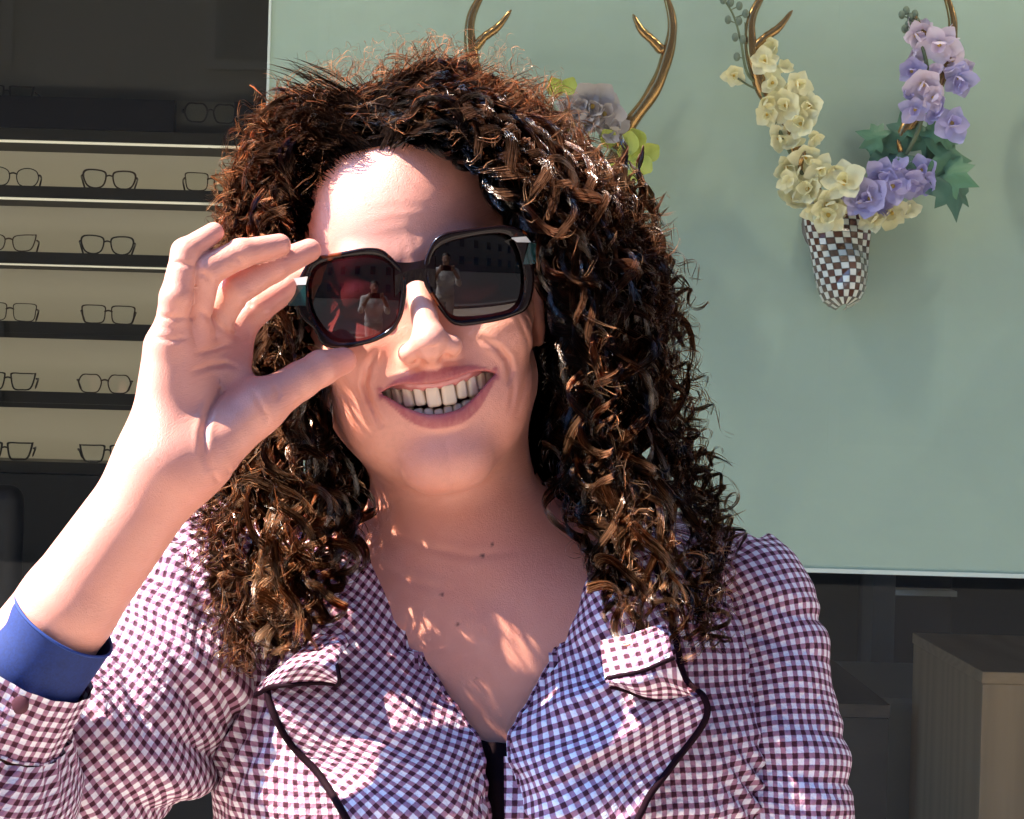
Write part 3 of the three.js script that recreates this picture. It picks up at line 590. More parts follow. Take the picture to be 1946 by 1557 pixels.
// surface nets on a sparse grid, vertices pulled onto the field, normals from its slope
function mesh(fn, lo, hi, h, colour, skip, B = 12) {
  const n = [0, 1, 2].map((k) => Math.ceil((hi[k] - lo[k]) / h / B) * B + 1), val = new Float32Array(n[0] * n[1] * n[2]).fill(NaN), sy = n[0], sz = n[0] * n[1];
  const R = B * h * 0.87 + 6, live = [];
  for (let k = 0; k < n[2] - 1; k += B) for (let j = 0; j < n[1] - 1; j += B) for (let i = 0; i < n[0] - 1; i += B) {
    if (Math.abs(fn(lo[0] + (i + B / 2) * h, lo[1] + (j + B / 2) * h, lo[2] + (k + B / 2) * h)) > R * 1.25) continue;
    if (skip && skip(lo[0] + (i + B / 2) * h, lo[1] + (j + B / 2) * h, lo[2] + (k + B / 2) * h)) continue;
    live.push([i, j, k]);
    for (let c = 0; c <= B; c++) for (let b = 0; b <= B; b++) for (let a = 0; a <= B; a++) { const id = i + a + (j + b) * sy + (k + c) * sz; if (val[id] !== val[id]) val[id] = fn(lo[0] + (i + a) * h, lo[1] + (j + b) * h, lo[2] + (k + c) * h); }
  }
  const vert = new Map(), pos = [], idx = [];
  const E = [[0, 1], [2, 3], [4, 5], [6, 7], [0, 2], [1, 3], [4, 6], [5, 7], [0, 4], [1, 5], [2, 6], [3, 7]], off = (q) => (q & 1) + ((q >> 1) & 1) * sy + (q >> 2) * sz;
  const O = [0, 1, 2, 3, 4, 5, 6, 7].map(off);
  for (const [i0, j0, k0] of live) for (let k = k0; k < k0 + B; k++) for (let j = j0; j < j0 + B; j++) for (let i = i0; i < i0 + B; i++) {
    const id = i + j * sy + k * sz; let inside = 0;
    for (let q = 0; q < 8; q++) if (val[id + O[q]] < 0) inside++;
    if (!inside || inside === 8) continue;
    let x = 0, y = 0, z = 0, c = 0;
    for (const [a, b] of E) { const va = val[id + O[a]], vb = val[id + O[b]]; if (va < 0 === vb < 0) continue; const t = va / (va - vb); x += lerp(a & 1, b & 1, t); y += lerp((a >> 1) & 1, (b >> 1) & 1, t); z += lerp(a >> 2, b >> 2, t); c++; }
    vert.set(id, pos.length / 3);
    pos.push(lo[0] + (i + x / c) * h, lo[1] + (j + y / c) * h, lo[2] + (k + z / c) * h);
  }
  const quad = (a, b, c, d, flip) => { a = vert.get(a); b = vert.get(b); c = vert.get(c); d = vert.get(d); if (a === undefined || b === undefined || c === undefined || d === undefined) return; if (flip) idx.push(a, b, c, a, c, d); else idx.push(a, c, b, a, d, c); };
  for (const id of vert.keys()) {
    const s = val[id] < 0;
    if (s !== val[id + 1] < 0) quad(id, id - sy, id - sy - sz, id - sz, s);
    if (s !== val[id + sy] < 0) quad(id, id - sz, id - sz - 1, id - 1, s);
    if (s !== val[id + sz] < 0) quad(id, id - 1, id - 1 - sy, id - sy, s);
  }
  const nor = new Float32Array(pos.length), col = colour && new Float32Array(pos.length), e = 0.5;
  for (let v = 0; v < pos.length; v += 3) {
    let x = pos[v], y = pos[v + 1], z = pos[v + 2], gx, gy, gz;
    for (let it = 0; it < 2; it++) {
      const d = fn(x, y, z); gx = fn(x + e, y, z) - d; gy = fn(x, y + e, z) - d; gz = fn(x, y, z + e) - d;
      const L = Math.hypot(gx, gy, gz) || 1; gx /= L; gy /= L; gz /= L;
      const m = clamp(d / Math.max(0.5, L / e), -h * 0.5, h * 0.5); if (it < 1) { x -= gx * m; y -= gy * m; z -= gz * m; }
    }
    pos[v] = x; pos[v + 1] = y; pos[v + 2] = z; nor[v] = gx; nor[v + 1] = gy; nor[v + 2] = gz;
    if (col) { const c = colour(x, y, z, gx, gy, gz); col[v] = c[0]; col[v + 1] = c[1]; col[v + 2] = c[2]; }
  }
  return { pos, nor, col, idx };
}
const PERSON = world(mm(915, 1300, -90)).setY(0);
// her frame (mm) -> metres about the person's base
function settle(m, base = PERSON) {
  const p = new Float32Array(m.pos.length), q = new Float32Array(m.pos.length);
  for (let i = 0; i < p.length; i += 3) {
    const w = world([m.pos[i], m.pos[i + 1], m.pos[i + 2]]);
    p[i] = w.x - base.x; p[i + 1] = w.y - base.y; p[i + 2] = w.z - base.z;
    if (m.nor) { q[i] = m.nor[i] * CR - m.nor[i + 1] * SR; q[i + 1] = m.nor[i] * SR + m.nor[i + 1] * CR; q[i + 2] = m.nor[i + 2]; }
  }
  const g = new THREE.BufferGeometry();
  g.setAttribute('position', new THREE.BufferAttribute(p, 3));
  if (m.nor) g.setAttribute('normal', new THREE.BufferAttribute(q, 3));
  if (m.col) g.setAttribute('color', new THREE.BufferAttribute(m.col instanceof Float32Array ? m.col : new Float32Array(m.col), 3));
  if (m.uv) g.setAttribute('uv', new THREE.BufferAttribute(new Float32Array(m.uv), 2));
  g.setIndex(m.idx);
  if (!m.nor) g.computeVertexNormals();
  return g;
}
const moles = [[917, 1056, 1.1], [936, 1035, 0.7], [840, 1130, 1.1], [870, 1187, 1.1], [906, 1290, 0.6]].map(([a, b, r]) => [a, b, r / S]);
function skinColour(x, y, z) {
  const f = toFace(x, y, z), c = [0.70, 0.31, 0.225];
  const n = fbm(x / 9, y / 9, z / 9, 3) * 0.04 + fbm(x / 45, y / 45, z / 45, 2) * 0.05;
  c[0] *= 1 + n * 0.4; c[1] *= 1 + n; c[2] *= 1 + n;
  const mix = (t, k) => { for (let i = 0; i < 3; i++) c[i] = lerp(c[i], t[i], k); };
  const onHead = Math.abs(f[0]) < 75 && f[1] > -122 && f[1] < 110 && f[2] > -60;
  if (onHead) {
    const blotch = 0.75 + 0.5 * fbm(x / 7, y / 7, z / 7, 2);
    mix([0.62, 0.26, 0.20], 0.32 * blotch * Math.exp(-(((Math.abs(f[0]) - 36) / 20) ** 2) - (((f[1] + 38) / 16) ** 2)));
    mix([0.62, 0.27, 0.22], 0.35 * blotch * Math.exp(-((f[0] / 14) ** 2) - (((f[1] + 38) / 10) ** 2)));
    mix([0.56, 0.25, 0.22], 0.25 * blotch * Math.exp(-((f[0] / 26) ** 2) - (((f[1] + 98) / 14) ** 2)));
    const mxs = Math.abs(f[0] - MX), xc = Math.min(mxs, 34);
    if (mxs < 36 && f[2] > -30) {
      const up = Math.min(lipTop(xc) - f[1], f[1] - lipUp(Math.min(xc, 33)) + 4), low = Math.min(lipLow(Math.min(xc, 33)) - f[1] + 4, f[1] - lipBot(xc));
      mix([0.36, 0.07, 0.082], smooth(-0.8, 0.8, Math.max(up, low)) * smooth(36, 33, mxs) * (0.85 + 0.15 * noise3(x / 1.2, y / 4, z)));
    }
    if (f[1] > -80 && f[1] < -55 && f[2] < zUp(xc) - 7 && mxs < 40 && f[2] > -45) mix([0.24, 0.05, 0.05], 0.9);
    mix([0.42, 0.20, 0.15], 0.12 * smooth(0.25, 0.6, noise3(x / 1.9, y / 1.9, z / 1.9)));
  }
  // fingertips, knuckle creases and the palm are redder
  if (x < mm(680, 0)[0] && z > -12 && y > mm(0, 900)[1] && y < mm(0, 420)[1]) {
    let tip = 0;
    for (const k of fingerCaps) { const e = k[3]; tip = Math.max(tip, Math.exp(-((Math.hypot(x - e[0], y - e[1], z - e[2]) / 17) ** 2))); }
    mix([0.66, 0.25, 0.21], 0.35 * tip);
    if (Math.abs(f[0]) > 66 || f[2] > 12) mix([0.64, 0.28, 0.22], 0.3 * smooth(-0.5, 0.6, fbm(x / 12, y / 12, z / 12, 2)));
  }
  const px = x / S * 1000 / (1000 - z) + 973, py = 778.5 - y / S * 1000 / (1000 - z);
  for (const m of moles) { const d = Math.hypot(px - m[0], py - m[1]); if (d < m[2] * 1.6 && z > -90) mix([0.12, 0.05, 0.04], smooth(m[2] * 1.4, m[2] * 0.5, d)); }
  return c;
}
const woman = thing('person', 'smiling person with long brown curls in a gingham blouse lifting dark sunglasses', 'person', PERSON);
const skinBump = canvasTex(512, 512, (u, v) => { const n = 0.5 + 0.22 * tileNoise(128, u, v) + 0.16 * tileNoise(64, u, v, 5) + 0.1 * tileNoise(23, u, v, 8); return [n, n, n]; }, false);
const skinMat = phys([1, 1, 1], 0.4, { vertexColors: true, bumpMap: skinBump, bumpScale: 0.00022, sheen: 0.15, sheenRoughness: 0.5 });
skinMat.sheenColor.setRGB(1, 0.75, 0.65);
{
  const m = mesh(field, [-345, -258, -205], [150, 215, 124], CELL, skinColour, (x, y, z) => {                          // what the blouse covers is left open
    const px = x / S * 1000 / (1000 - z) + 973, py = 778.5 - y / S * 1000 / (1000 - z);
    return y < -95 && px > 300 && (z < -110 || px < 600 + (py - 1100) * 0.5 || px > 1200 - (py - 1100) * 0.5);
  });
  m.uv = []; for (let i = 0; i < m.pos.length; i += 3) m.uv.push((m.pos[i] + m.pos[i + 2] * 0.7) / 26, (m.pos[i + 1] + m.pos[i + 2] * 0.4) / 26);
  part('body', settle(m), skinMat, woman);
  console.log('skin', m.idx.length / 3);
}

// ---------------------------------------------------------------- teeth and gums
const ivory = phys([0.82, 0.66, 0.48], 0.24, { clearcoat: 0.4, clearcoatRoughness: 0.15 }), gumMat = phys([0.5, 0.17, 0.16], 0.3, { clearcoat: 0.4 });
function bakeFace(g) {                                                        // face millimetres -> metres about the person's base
  const p = g.attributes.position;
  for (let i = 0; i < p.count; i++) { const w = world(fromFace(p.getX(i), p.getY(i), p.getZ(i))); p.setXYZ(i, w.x - PERSON.x, w.y - PERSON.y, w.z - PERSON.z); }
  g.computeVertexNormals();
  return g;
}
function toothGeo(w, h, d, taper) {
  const g = new RoundedBoxGeometry(w, h, d, 4, Math.min(w, d) * 0.36), p = g.attributes.position;
  for (let i = 0; i < p.count; i++) { const y = p.getY(i) / h; p.setX(i, p.getX(i) * (1 - taper * (0.5 + y) * (0.5 + y))); p.setZ(i, p.getZ(i) * (1 + 0.25 * y) - 0.8 * (0.25 - y * y)); }
  return g;
}
const arch = (x) => 0.6 - 0.0185 * x * x, turnAt = (x) => Math.atan(0.037 * x);
for (const s of [-1, 1]) {
  let x = 0;
  for (const [w, h, t] of [[8.6, 10.4, 0.12], [6.7, 9.4, 0.16], [7.2, 10.2, 0.22], [6.8, 9, 0.2], [6.8, 8.4, 0.2], [8.5, 7.5, 0.15]]) {
    const adv = w * Math.cos(turnAt(x + w / 2) * 0.9), cx = x + adv / 2, bot = -73 + 0.0088 * cx * cx + (w === 6.7 ? 1.1 : 0) + rnd(-0.25, 0.25);
    const g = toothGeo(w - 0.25, h + 2, 6.2, t); g.rotateZ(rnd(-0.02, 0.02)); g.rotateY(s * turnAt(cx) + rnd(-0.05, 0.05)); g.translate(MX + 0.2 + s * cx, bot + (h + 2) / 2, arch(cx) - 3);
    part('tooth', bakeFace(g), ivory, woman); x += adv;
  }
  x = 0;
  for (const [w, h] of [[5.3, 9], [5.7, 9], [6.4, 9.5], [6.6, 8.5], [6.6, 8]]) {
    const adv = w * Math.cos(turnAt(x + w / 2)), cx = x + adv / 2, top = -73.4 + 0.011 * cx * cx + rnd(-0.5, 0.4);
    const g = toothGeo(w - 0.2, h, 5.4, 0); g.rotateZ(Math.PI + rnd(-0.04, 0.04)); g.rotateY(s * turnAt(cx) + rnd(-0.08, 0.08)); g.translate(MX + s * cx, top - h / 2, arch(cx) - 5.6);
    part('tooth', bakeFace(g), ivory, woman); x += adv;
  }
}
{
  const ridge = (y0, k, dz, r) => { const pts = []; for (let x = -30; x <= 30; x += 4) pts.push([MX + x, y0 + k * x * x, arch(x) + dz, r]); return bar(pts, 12, 3, (t) => 1 + 0.05 * Math.sin(t * 60)); };
  part('gum', bakeFace(ridge(-58.6, 0.008, -2.9, 4.7)), gumMat, woman);
  part('gum', bakeFace(ridge(-82.5, 0.01, -6.4, 4)), gumMat, woman);
  part('tongue', bakeFace(new THREE.SphereGeometry(1, 20, 12).scale(18, 6, 20).translate(MX, -77, -26)), gumMat, woman);
}

// ---------------------------------------------------------------- sunglasses, held at the hinge
{
  const GC = mm(790, 535, 12), base = world(GC);
  const sg = thing('sunglasses', 'chunky dark tortoiseshell sunglasses with teal hinge ends held on the face', 'sunglasses', base);
  // wrapped front: z falls away to both sides of the bridge and a little towards the cheeks
  const zf = (x, y) => { const dx = x - GC[0], u = dx * 0.982 + (y - GC[1]) * -0.19 * 1, v = (y - GC[1]) + dx * -0.2; return 15.5 - 0.0023 * u * u + 0.1 * v + dx * -0.07; };
  const flat = (px, py) => { const a = mm(px, py, 10); return [a[0], a[1]]; };
  const loc = (x, y, z) => world([x, y, z]).sub(base);
  const curve = (pts, tens, n = 72) => new THREE.CatmullRomCurve3(pts.map(([a, b]) => { const f = flat(a, b); return new THREE.Vector3(f[0], f[1], 0); }), true, 'catmullrom', tens).getSpacedPoints(n).slice(0, n);
  const L = {
    left: [[604, 506], [657, 492], [706, 487], [735, 496], [756, 519], [762, 556], [755, 604], [738, 626], [700, 645], [647, 651], [620, 636], [598, 604], [588, 570], [589, 534]],
    right: [[842, 467], [887, 453], [946, 444], [974, 453], [991, 496], [995, 548], [981, 585], [941, 599], [876, 608], [853, 600], [828, 564], [817, 530], [822, 490]],
  };
  const O = {
    left: [[592, 494], [650, 481], [697, 473], [728, 476], [756, 501], [772, 520], [774, 560], [766, 600], [748, 632], [708, 652], [650, 664], [614, 657], [596, 625], [574, 606], [562, 576], [564, 540]],
    right: [[824, 459], [848, 444], [900, 435], [952, 428], [986, 432], [1010, 448], [1016, 500], [1014, 550], [1000, 588], [952, 608], [884, 620], [854, 613], [826, 574], [806, 540], [806, 500]],
  };
  const tortMap = canvasTex(256, 256, (u, v) => { const n = fbm(u * 9, v * 9, 3, 3), k = smooth(0.62, 1.1, n); return [lerp(0.007, 0.16, k), lerp(0.003, 0.03, k), lerp(0.003, 0.006, k)]; });
  const tortM = phys([1, 1, 1], 0.14, { map: tortMap, specularIntensity: 0.5 });
  const build = (loops, uvk = 0.02) => {                                          // loops of [x, y, z] of equal length joined round into one skin
    const n = loops[0].length, pos = [], uv = [], idx = [];
    for (const l of loops) l.forEach((p) => { const w = loc(p[0], p[1], p[2]); pos.push(w.x, w.y, w.z); uv.push(w.x / uvk * 0.3 + 0.2, w.y / uvk * 0.3 + w.z * 3); });
    for (let k = 0; k < loops.length; k++) { const k2 = (k + 1) % loops.length; for (let i = 0; i < n; i++) { const j = (i + 1) % n, a = k * n + i, b = k * n + j, c = k2 * n + i, d = k2 * n + j; idx.push(a, b, c, b, d, c); } }
    const g = new THREE.BufferGeometry(); g.setAttribute('position', new THREE.Float32BufferAttribute(pos, 3)); g.setAttribute('uv', new THREE.Float32BufferAttribute(uv, 2)); g.setIndex(idx); g.computeVertexNormals();
    return g;
  };
  for (const s of ['left', 'right']) {
    // matched loops: outer and lens outline sampled by angle about the lens centre
    const inn = curve(L[s], 0.5, 240), out = curve(O[s], 0.35, 240), c = inn.reduce((a, p) => a.add(p), new THREE.Vector3()).multiplyScalar(1 / inn.length), n = 90;
    const ray = (list, a) => { let best = null, bd = 9; for (const p of list) { let d = Math.abs(Math.atan2(p.y - c.y, p.x - c.x) - a); if (d > Math.PI) d = 2 * Math.PI - d; if (d < bd) { bd = d; best = p; } } return Math.hypot(best.x - c.x, best.y - c.y); };
    const ri = [], ro = [];
    for (let i = 0; i < n; i++) { const a = i / n * 2 * Math.PI - Math.PI; ri.push(ray(inn, a)); ro.push(ray(out, a)); }
    const sm = (r) => r.map((v, i) => (r[(i + n - 1) % n] + 2 * v + r[(i + 1) % n]) / 4), I = sm(ri), X = sm(ro);
    const loop = (r, dr, dz) => r.map((v, i) => { const a = i / n * 2 * Math.PI - Math.PI, x = c.x + Math.cos(a) * (v + dr), y = c.y + Math.sin(a) * (v + dr); return [x, y, zf(x, y) + dz]; });
    part('rim', build([loop(I, 0, 0), loop(I, 0.5, 1.6), loop(X, -1.4, 2.2), loop(X, -0.3, 1.2), loop(X, 0, -0.5), loop(X, -0.4, -3.2), loop(I, 0, -3.2)]), tortM, sg);
    const rings = 14, pos = [], idx = [], uv = [];
    for (let k = 0; k <= rings; k++) I.forEach((v, i) => { const a = i / n * 2 * Math.PI - Math.PI, t = k / rings, rr = (v + 0.4) * t, x = c.x + Math.cos(a) * rr, y = c.y + Math.sin(a) * rr, q = Math.cos(a) * rr, q2 = Math.sin(a) * rr; const w = loc(x, y, zf(c.x, c.y) + (zf(c.x + 10, c.y) - zf(c.x - 10, c.y)) / 20 * q + (zf(c.x, c.y + 10) - zf(c.x, c.y - 10)) / 20 * q2 + 1.0 - (q * q + q2 * q2) / 176); pos.push(w.x, w.y, w.z); uv.push(0.5 + x / 80, (y - c.y) / 50 + 0.5); });
    for (let k = 0; k < rings; k++) for (let i = 0; i < n; i++) { const j = (i + 1) % n, a = k * n + i, b = k * n + j; idx.push(a, a + n, b, b, a + n, b + n); }
    const g = new THREE.BufferGeometry(); g.setAttribute('position', new THREE.Float32BufferAttribute(pos, 3)); g.setAttribute('uv', new THREE.Float32BufferAttribute(uv, 2)); g.setIndex(idx); g.computeVertexNormals();
    const tint = canvasTex(8, 128, (u, v) => { const k = 1 - smooth(0.0, 0.75, v); return [lerp(0.02, 0.11, k), lerp(0.004, 0.04, k), lerp(0.008, 0.05, k)]; });
    tint.wrapS = tint.wrapT = THREE.ClampToEdgeWrapping;
    part('lens', g, phys([1, 1, 1], 0.0, { map: tint, transmission: 1, thickness: 0, ior: 1.5, side: THREE.DoubleSide }), sg, 'dark plum lens tinted lighter towards the cheek');
  }
  // bridge
  const bl = (px, py, dz) => { const f = flat(px, py); return [f[0], f[1], zf(f[0], f[1]) + dz]; };
  const sect = (x0) => { const k = (x0 - 752) / 76, up = lerp(500, 488, k) + 6 * Math.sin(k * Math.PI), dn = lerp(566, 552, k) - 24 * Math.sin(k * Math.PI); return [[x0, up, -2.6], [x0, up, 1], [x0, lerp(up, dn, 0.4), 2.2], [x0, dn, 1.2], [x0, dn, -2.6]].map((q) => bl(...q)); };
  { const S2 = []; for (let i = 0; i <= 12; i++) S2.push(sect(752 + i / 12 * 76)); const n = 5, pos = [], idx = [], uv = []; S2.forEach((l) => l.forEach((p) => { const w = loc(...p); pos.push(w.x, w.y, w.z); uv.push(w.x * 15, w.y * 15); })); for (let k = 0; k < 12; k++) for (let i = 0; i < n; i++) { const j = (i + 1) % n, a = k * n + i, b = k * n + j; idx.push(a, b, a + n, b, b + n, a + n); }
    const g = new THREE.BufferGeometry(); g.setAttribute('position', new THREE.Float32BufferAttribute(pos, 3)); g.setAttribute('uv', new THREE.Float32BufferAttribute(uv, 2)); g.setIndex(idx); const ng = g.toNonIndexed(); ng.computeVertexNormals(); part('bridge', ng, phys([0.008, 0.0035, 0.0035], 0.14, { specularIntensity: 0.5 }), sg); }
  // teal end pieces with a pale top plate, then the temples running back under the hair
  const teal = phys([0.006, 0.035, 0.036], 0.16, { clearcoat: 1, clearcoatRoughness: 0.05 }), pale = std([0.66, 0.68, 0.66], 0.32, { metalness: 0.2 });
  const endPiece = (a, b, c, d, name, m, z0, z1) => { const f = [a, b, c, d].map(([x, y]) => flat(x, y)), pos = []; for (const z of [z1, z0]) for (const [x, y] of f) { const w = loc(x, y, zf(x, y) + z); pos.push(w.x, w.y, w.z); } const g = new THREE.BufferGeometry(); g.setAttribute('position', new THREE.Float32BufferAttribute(pos, 3)); g.setIndex([0, 1, 2, 0, 2, 3, 4, 6, 5, 4, 7, 6, 0, 4, 1, 1, 4, 5, 1, 5, 2, 2, 5, 6, 2, 6, 3, 3, 6, 7, 3, 7, 0, 0, 7, 4]); const ng = g.toNonIndexed(); ng.computeVertexNormals(); return part(name, ng, m, sg); };
  endPiece([583, 544], [546, 545], [549, 582], [583, 582], 'end_piece', teal, -6, 2.6); endPiece([587, 527], [560, 530], [546, 543.5], [583, 542.5], 'end_plate', pale, -6, 2.5);
  endPiece([1005, 461], [994, 502], [1026, 499], [1028, 461], 'end_piece', teal, -6, 2.9); endPiece([972, 452], [982, 460], [1010, 460], [1000, 449], 'end_plate', pale, -4, 2.9);
  for (const [px, py, s] of [[560, 556, -1], [1018, 480, 1]]) {
    const f = flat(px, py), z = zf(f[0], f[1]), e = fromFace(s * 74, 0, -96), e2 = fromFace(s * 72, -26, -128);
    const pts = [[f[0], f[1], z - 3], [lerp(f[0], e[0], 0.12), lerp(f[1], e[1], 0.1), z - 12], [lerp(f[0], e[0], 0.6), lerp(f[1], e[1], 0.6), z - 58], e, e2].map((p, i) => { const w = loc(...p); return [w.x, w.y, w.z, [0.0048, 0.0042, 0.0036, 0.0034, 0.004][i]]; });
    part('temple', bar(pts, 10, 6), tortM, sg);
  }
}

// ---------------------------------------------------------------- hair: curled locks of flat strands, every lock a bundle along its own corkscrew
const hairBuf = { pos: [], nor: [], col: [], idx: [] };
function ribbon(pts, wide, nrm, tone, buf = hairBuf) {                        // pts: [x, y, z] in her frame (mm); nrm(i) -> direction the strand lies against
  const n = pts.length, b0 = buf.pos.length / 3;
  for (let i = 0; i < n; i++) {
    const p = pts[i], a = pts[Math.max(0, i - 1)], c = pts[Math.min(n - 1, i + 1)];
    let tx = c[0] - a[0], ty = c[1] - a[1], tz = c[2] - a[2], l = Math.hypot(tx, ty, tz) || 1; tx /= l; ty /= l; tz /= l;
    let [nx, ny, nz] = nrm(i);
    let sx = ty * nz - tz * ny, sy = tz * nx - tx * nz, sz = tx * ny - ty * nx; l = Math.hypot(sx, sy, sz) || 1; sx /= l; sy /= l; sz /= l;
    nx = sy * tz - sz * ty; ny = sz * tx - sx * tz; nz = sx * ty - sy * tx;
    const t = i / (n - 1), w = wide * 0.5 * (t > 0.8 ? 1 - (t - 0.8) * 4 : 1) * (t < 0.04 ? 0.5 : 1), k = tone(t);
    for (const s of [-1, 1]) {
      buf.pos.push(p[0] + s * sx * w, p[1] + s * sy * w, p[2] + s * sz * w);
      buf.nor.push(nx * 0.85 + s * sx * 0.52, ny * 0.85 + s * sy * 0.52, nz * 0.85 + s * sz * 0.52);
      buf.col.push(k[0], k[1], k[2]);
    }
    if (i) { const q = b0 + i * 2; buf.idx.push(q - 2, q, q - 1, q - 1, q, q + 1); }
  }
}
const roots = [0.13, 0.08, 0.065], mids = [0.62, 0.305, 0.18], tips = [0.84, 0.51, 0.30];
function lockTone(v, warm, t0, t1) {
  return (t) => { const g = lerp(t0, t1, t), k = smooth(0.02, 0.35, g), q = smooth(0.35, 1, g) * warm; const c = [0, 1, 2].map((i) => lerp(lerp(roots[i], mids[i], k), tips[i], q) * v); return c; };
}
// along: function(s 0..1) -> centre line (mm, her frame)
function lock(along, len, o) {
  const step = o.step || 3.4, n = Math.max(8, Math.round(len * Math.sqrt(1 + (5.2 * o.radius / o.wave) ** 2) / step)), C = [], T = [], U = [], V = [];
  for (let i = 0; i <= n; i++) C.push(along(i / n));
  let u = [rnd(-1, 1), rnd(-1, 1), rnd(-1, 1)];
  for (let i = 0; i <= n; i++) {
    const a = C[Math.max(0, i - 1)], b = C[Math.min(n, i + 1)]; let t = [b[0] - a[0], b[1] - a[1], b[2] - a[2]]; const l = Math.hypot(...t) || 1; t = t.map((q) => q / l);
    const d = u[0] * t[0] + u[1] * t[1] + u[2] * t[2]; u = [u[0] - d * t[0], u[1] - d * t[1], u[2] - d * t[2]]; const m = Math.hypot(...u) || 1; u = u.map((q) => q / m);
    T.push(t); U.push(u); V.push([t[1] * u[2] - t[2] * u[1], t[2] * u[0] - t[0] * u[2], t[0] * u[1] - t[1] * u[0]]);
  }
  const turn = rnd() < 0.5 ? 1 : -1, ph0 = rnd(0, 6.28), kw = 2 * Math.PI / o.wave, ell2 = rnd(0.75, 1.15), nz = rnd(0, 99), tone0 = o.value * rnd(0.65, 1.4), warm = rnd(0.3, 1.1);
  const amp = (s) => o.radius * (0.82 + 0.42 * noise3(s * len * 0.028, nz, 11)) * smooth(0, o.ramp, s) * (1 - 0.25 * smooth(0.7, 1, s)), ps = [];
  let phase = ph0; for (let i = 0; i <= n; i++) { ps.push(phase); phase += turn * kw * (len / n) * (1 + 0.75 * noise3(i / n * len * 0.05, nz, 3)) * smooth(-0.2, 0.35, i / n); }
  const bandW = o.band ?? 0;
  for (let k = 0; k < o.strands; k++) {
    const a = gauss(), b = bandW ? rnd(-1, 1) * 0.75 + gauss() * 0.25 : gauss(), dp = gauss() * o.loose, da = 1 + gauss() * 0.07, fr = rnd(0, 99), s0 = rnd(0, 0.06), s1 = 1 - rnd(0, 0.14) * rnd(), stray = rnd() < 0.13 ? rnd(2, 6) : 1;
    const pts = [], N = [];
    const i0 = Math.floor(s0 * n), i1 = Math.max(i0 + 5, Math.ceil(s1 * n));
    for (let i = i0; i <= Math.min(n, i1); i++) {
      const s = i / n, A = amp(s) * da + a * o.spread * 0.5, p = ps[i] + dp * (0.5 + s), cs = Math.cos(p), sn = Math.sin(p), ff = s * len * 0.07;
      const fx = noise3(ff, fr, 1) * o.frizz * stray * (0.4 + s), fy = noise3(ff, fr, 7) * o.frizz * stray * (0.4 + s), w = bandW ? b * bandW * (0.55 + 0.6 * Math.sin(Math.PI * clamp(s * 1.1, 0, 1))) * (1 - 0.5 * smooth(0.8, 1, s)) : 0;
      const x = cs * A + (bandW ? 0 : a * o.spread * 0.7) + fx, y = sn * A * ell2 + (bandW ? 0 : b * o.spread * 0.7) + fy, t = T[i];
      pts.push([C[i][0] + U[i][0] * x + V[i][0] * y + t[0] * w, C[i][1] + U[i][1] * x + V[i][1] * y + t[1] * w, C[i][2] + U[i][2] * x + V[i][2] * y + t[2] * w]);
      N.push([U[i][0] * cs + V[i][0] * sn, U[i][1] * cs + V[i][1] * sn, U[i][2] * cs + V[i][2] * sn]);
    }
    ribbon(pts, o.wide * rnd(0.7, 1.25), (i) => N[i], lockTone(tone0 * rnd(0.5, 1.5), warm, o.t0, o.t1));
  }
}
const poly = (list) => { const c = new THREE.CatmullRomCurve3(list.map(([a, b]) => new THREE.Vector3(a, b, 0)), false, 'centripetal'); const P = c.getSpacedPoints(80); return (t) => { const f = clamp(t, 0, 1) * 80, i = Math.min(79, Math.floor(f)), k = f - i; return [lerp(P[i].x, P[i + 1].x, k), lerp(P[i].y, P[i + 1].y, k)]; }; };
const sides = {
  right: { I: poly([[728, 262], [850, 268], [920, 316], [975, 400], [1022, 500], [1052, 640], [1058, 800], [1075, 960], [1120, 1090], [1180, 1215]]), O: poly([[668, 178], [810, 132], [950, 176], [1085, 262], [1180, 400], [1262, 530], [1275, 720], [1300, 880], [1345, 1030], [1325, 1225]]) },
  left: { I: poly([[770, 262], [668, 272], [606, 330], [578, 420], [572, 560], [600, 740], [650, 880], [690, 980], [672, 1090], [580, 1240]]), O: poly([[760, 150], [640, 186], [548, 205], [488, 270], [446, 400], [440, 540], [446, 720], [412, 900], [398, 1030], [478, 1265]]) },
};
// how far the front of the hair stands towards the street: near the face, in the thick of it, at the outline
const zIn = { right: table([[0, 0], [0.12, 6], [0.3, -6], [0.5, -28], [0.7, -34], [0.85, -8], [1, 18]]), left: table([[0, -6], [0.12, -10], [0.3, -34], [0.42, -26], [0.5, -20], [0.7, -16], [0.85, -4], [1, 16]]) };
const zMid = { right: table([[0, 2], [0.15, 18], [0.35, 16], [0.5, 8], [0.7, 2], [0.85, 14], [1, 26]]), left: table([[0, -14], [0.15, -20], [0.34, -26], [0.46, 0], [0.6, 6], [0.7, 6], [0.85, 14], [1, 24]]) };
const zOut = { right: table([[0, -78], [0.3, -66], [0.6, -60], [0.8, -40], [1, -6]]), left: table([[0, -70], [0.3, -66], [0.6, -58], [0.8, -36], [1, 0]]) };
const zHair = (s, t, l) => { const a = zIn[s](t), b = zMid[s](t), c = zOut[s](t); return l < 0.45 ? lerp(a, b, Math.sin(l / 0.45 * Math.PI / 2)) : lerp(c, b, Math.cos((l - 0.45) / 0.55 * Math.PI / 2)); };
const spot = (s, t, l, back) => { const i = sides[s].I(t), o = sides[s].O(t); return mm(lerp(i[0], o[0], l), lerp(i[1], o[1], l), zHair(s, t, clamp(l, 0, 1)) - back); };
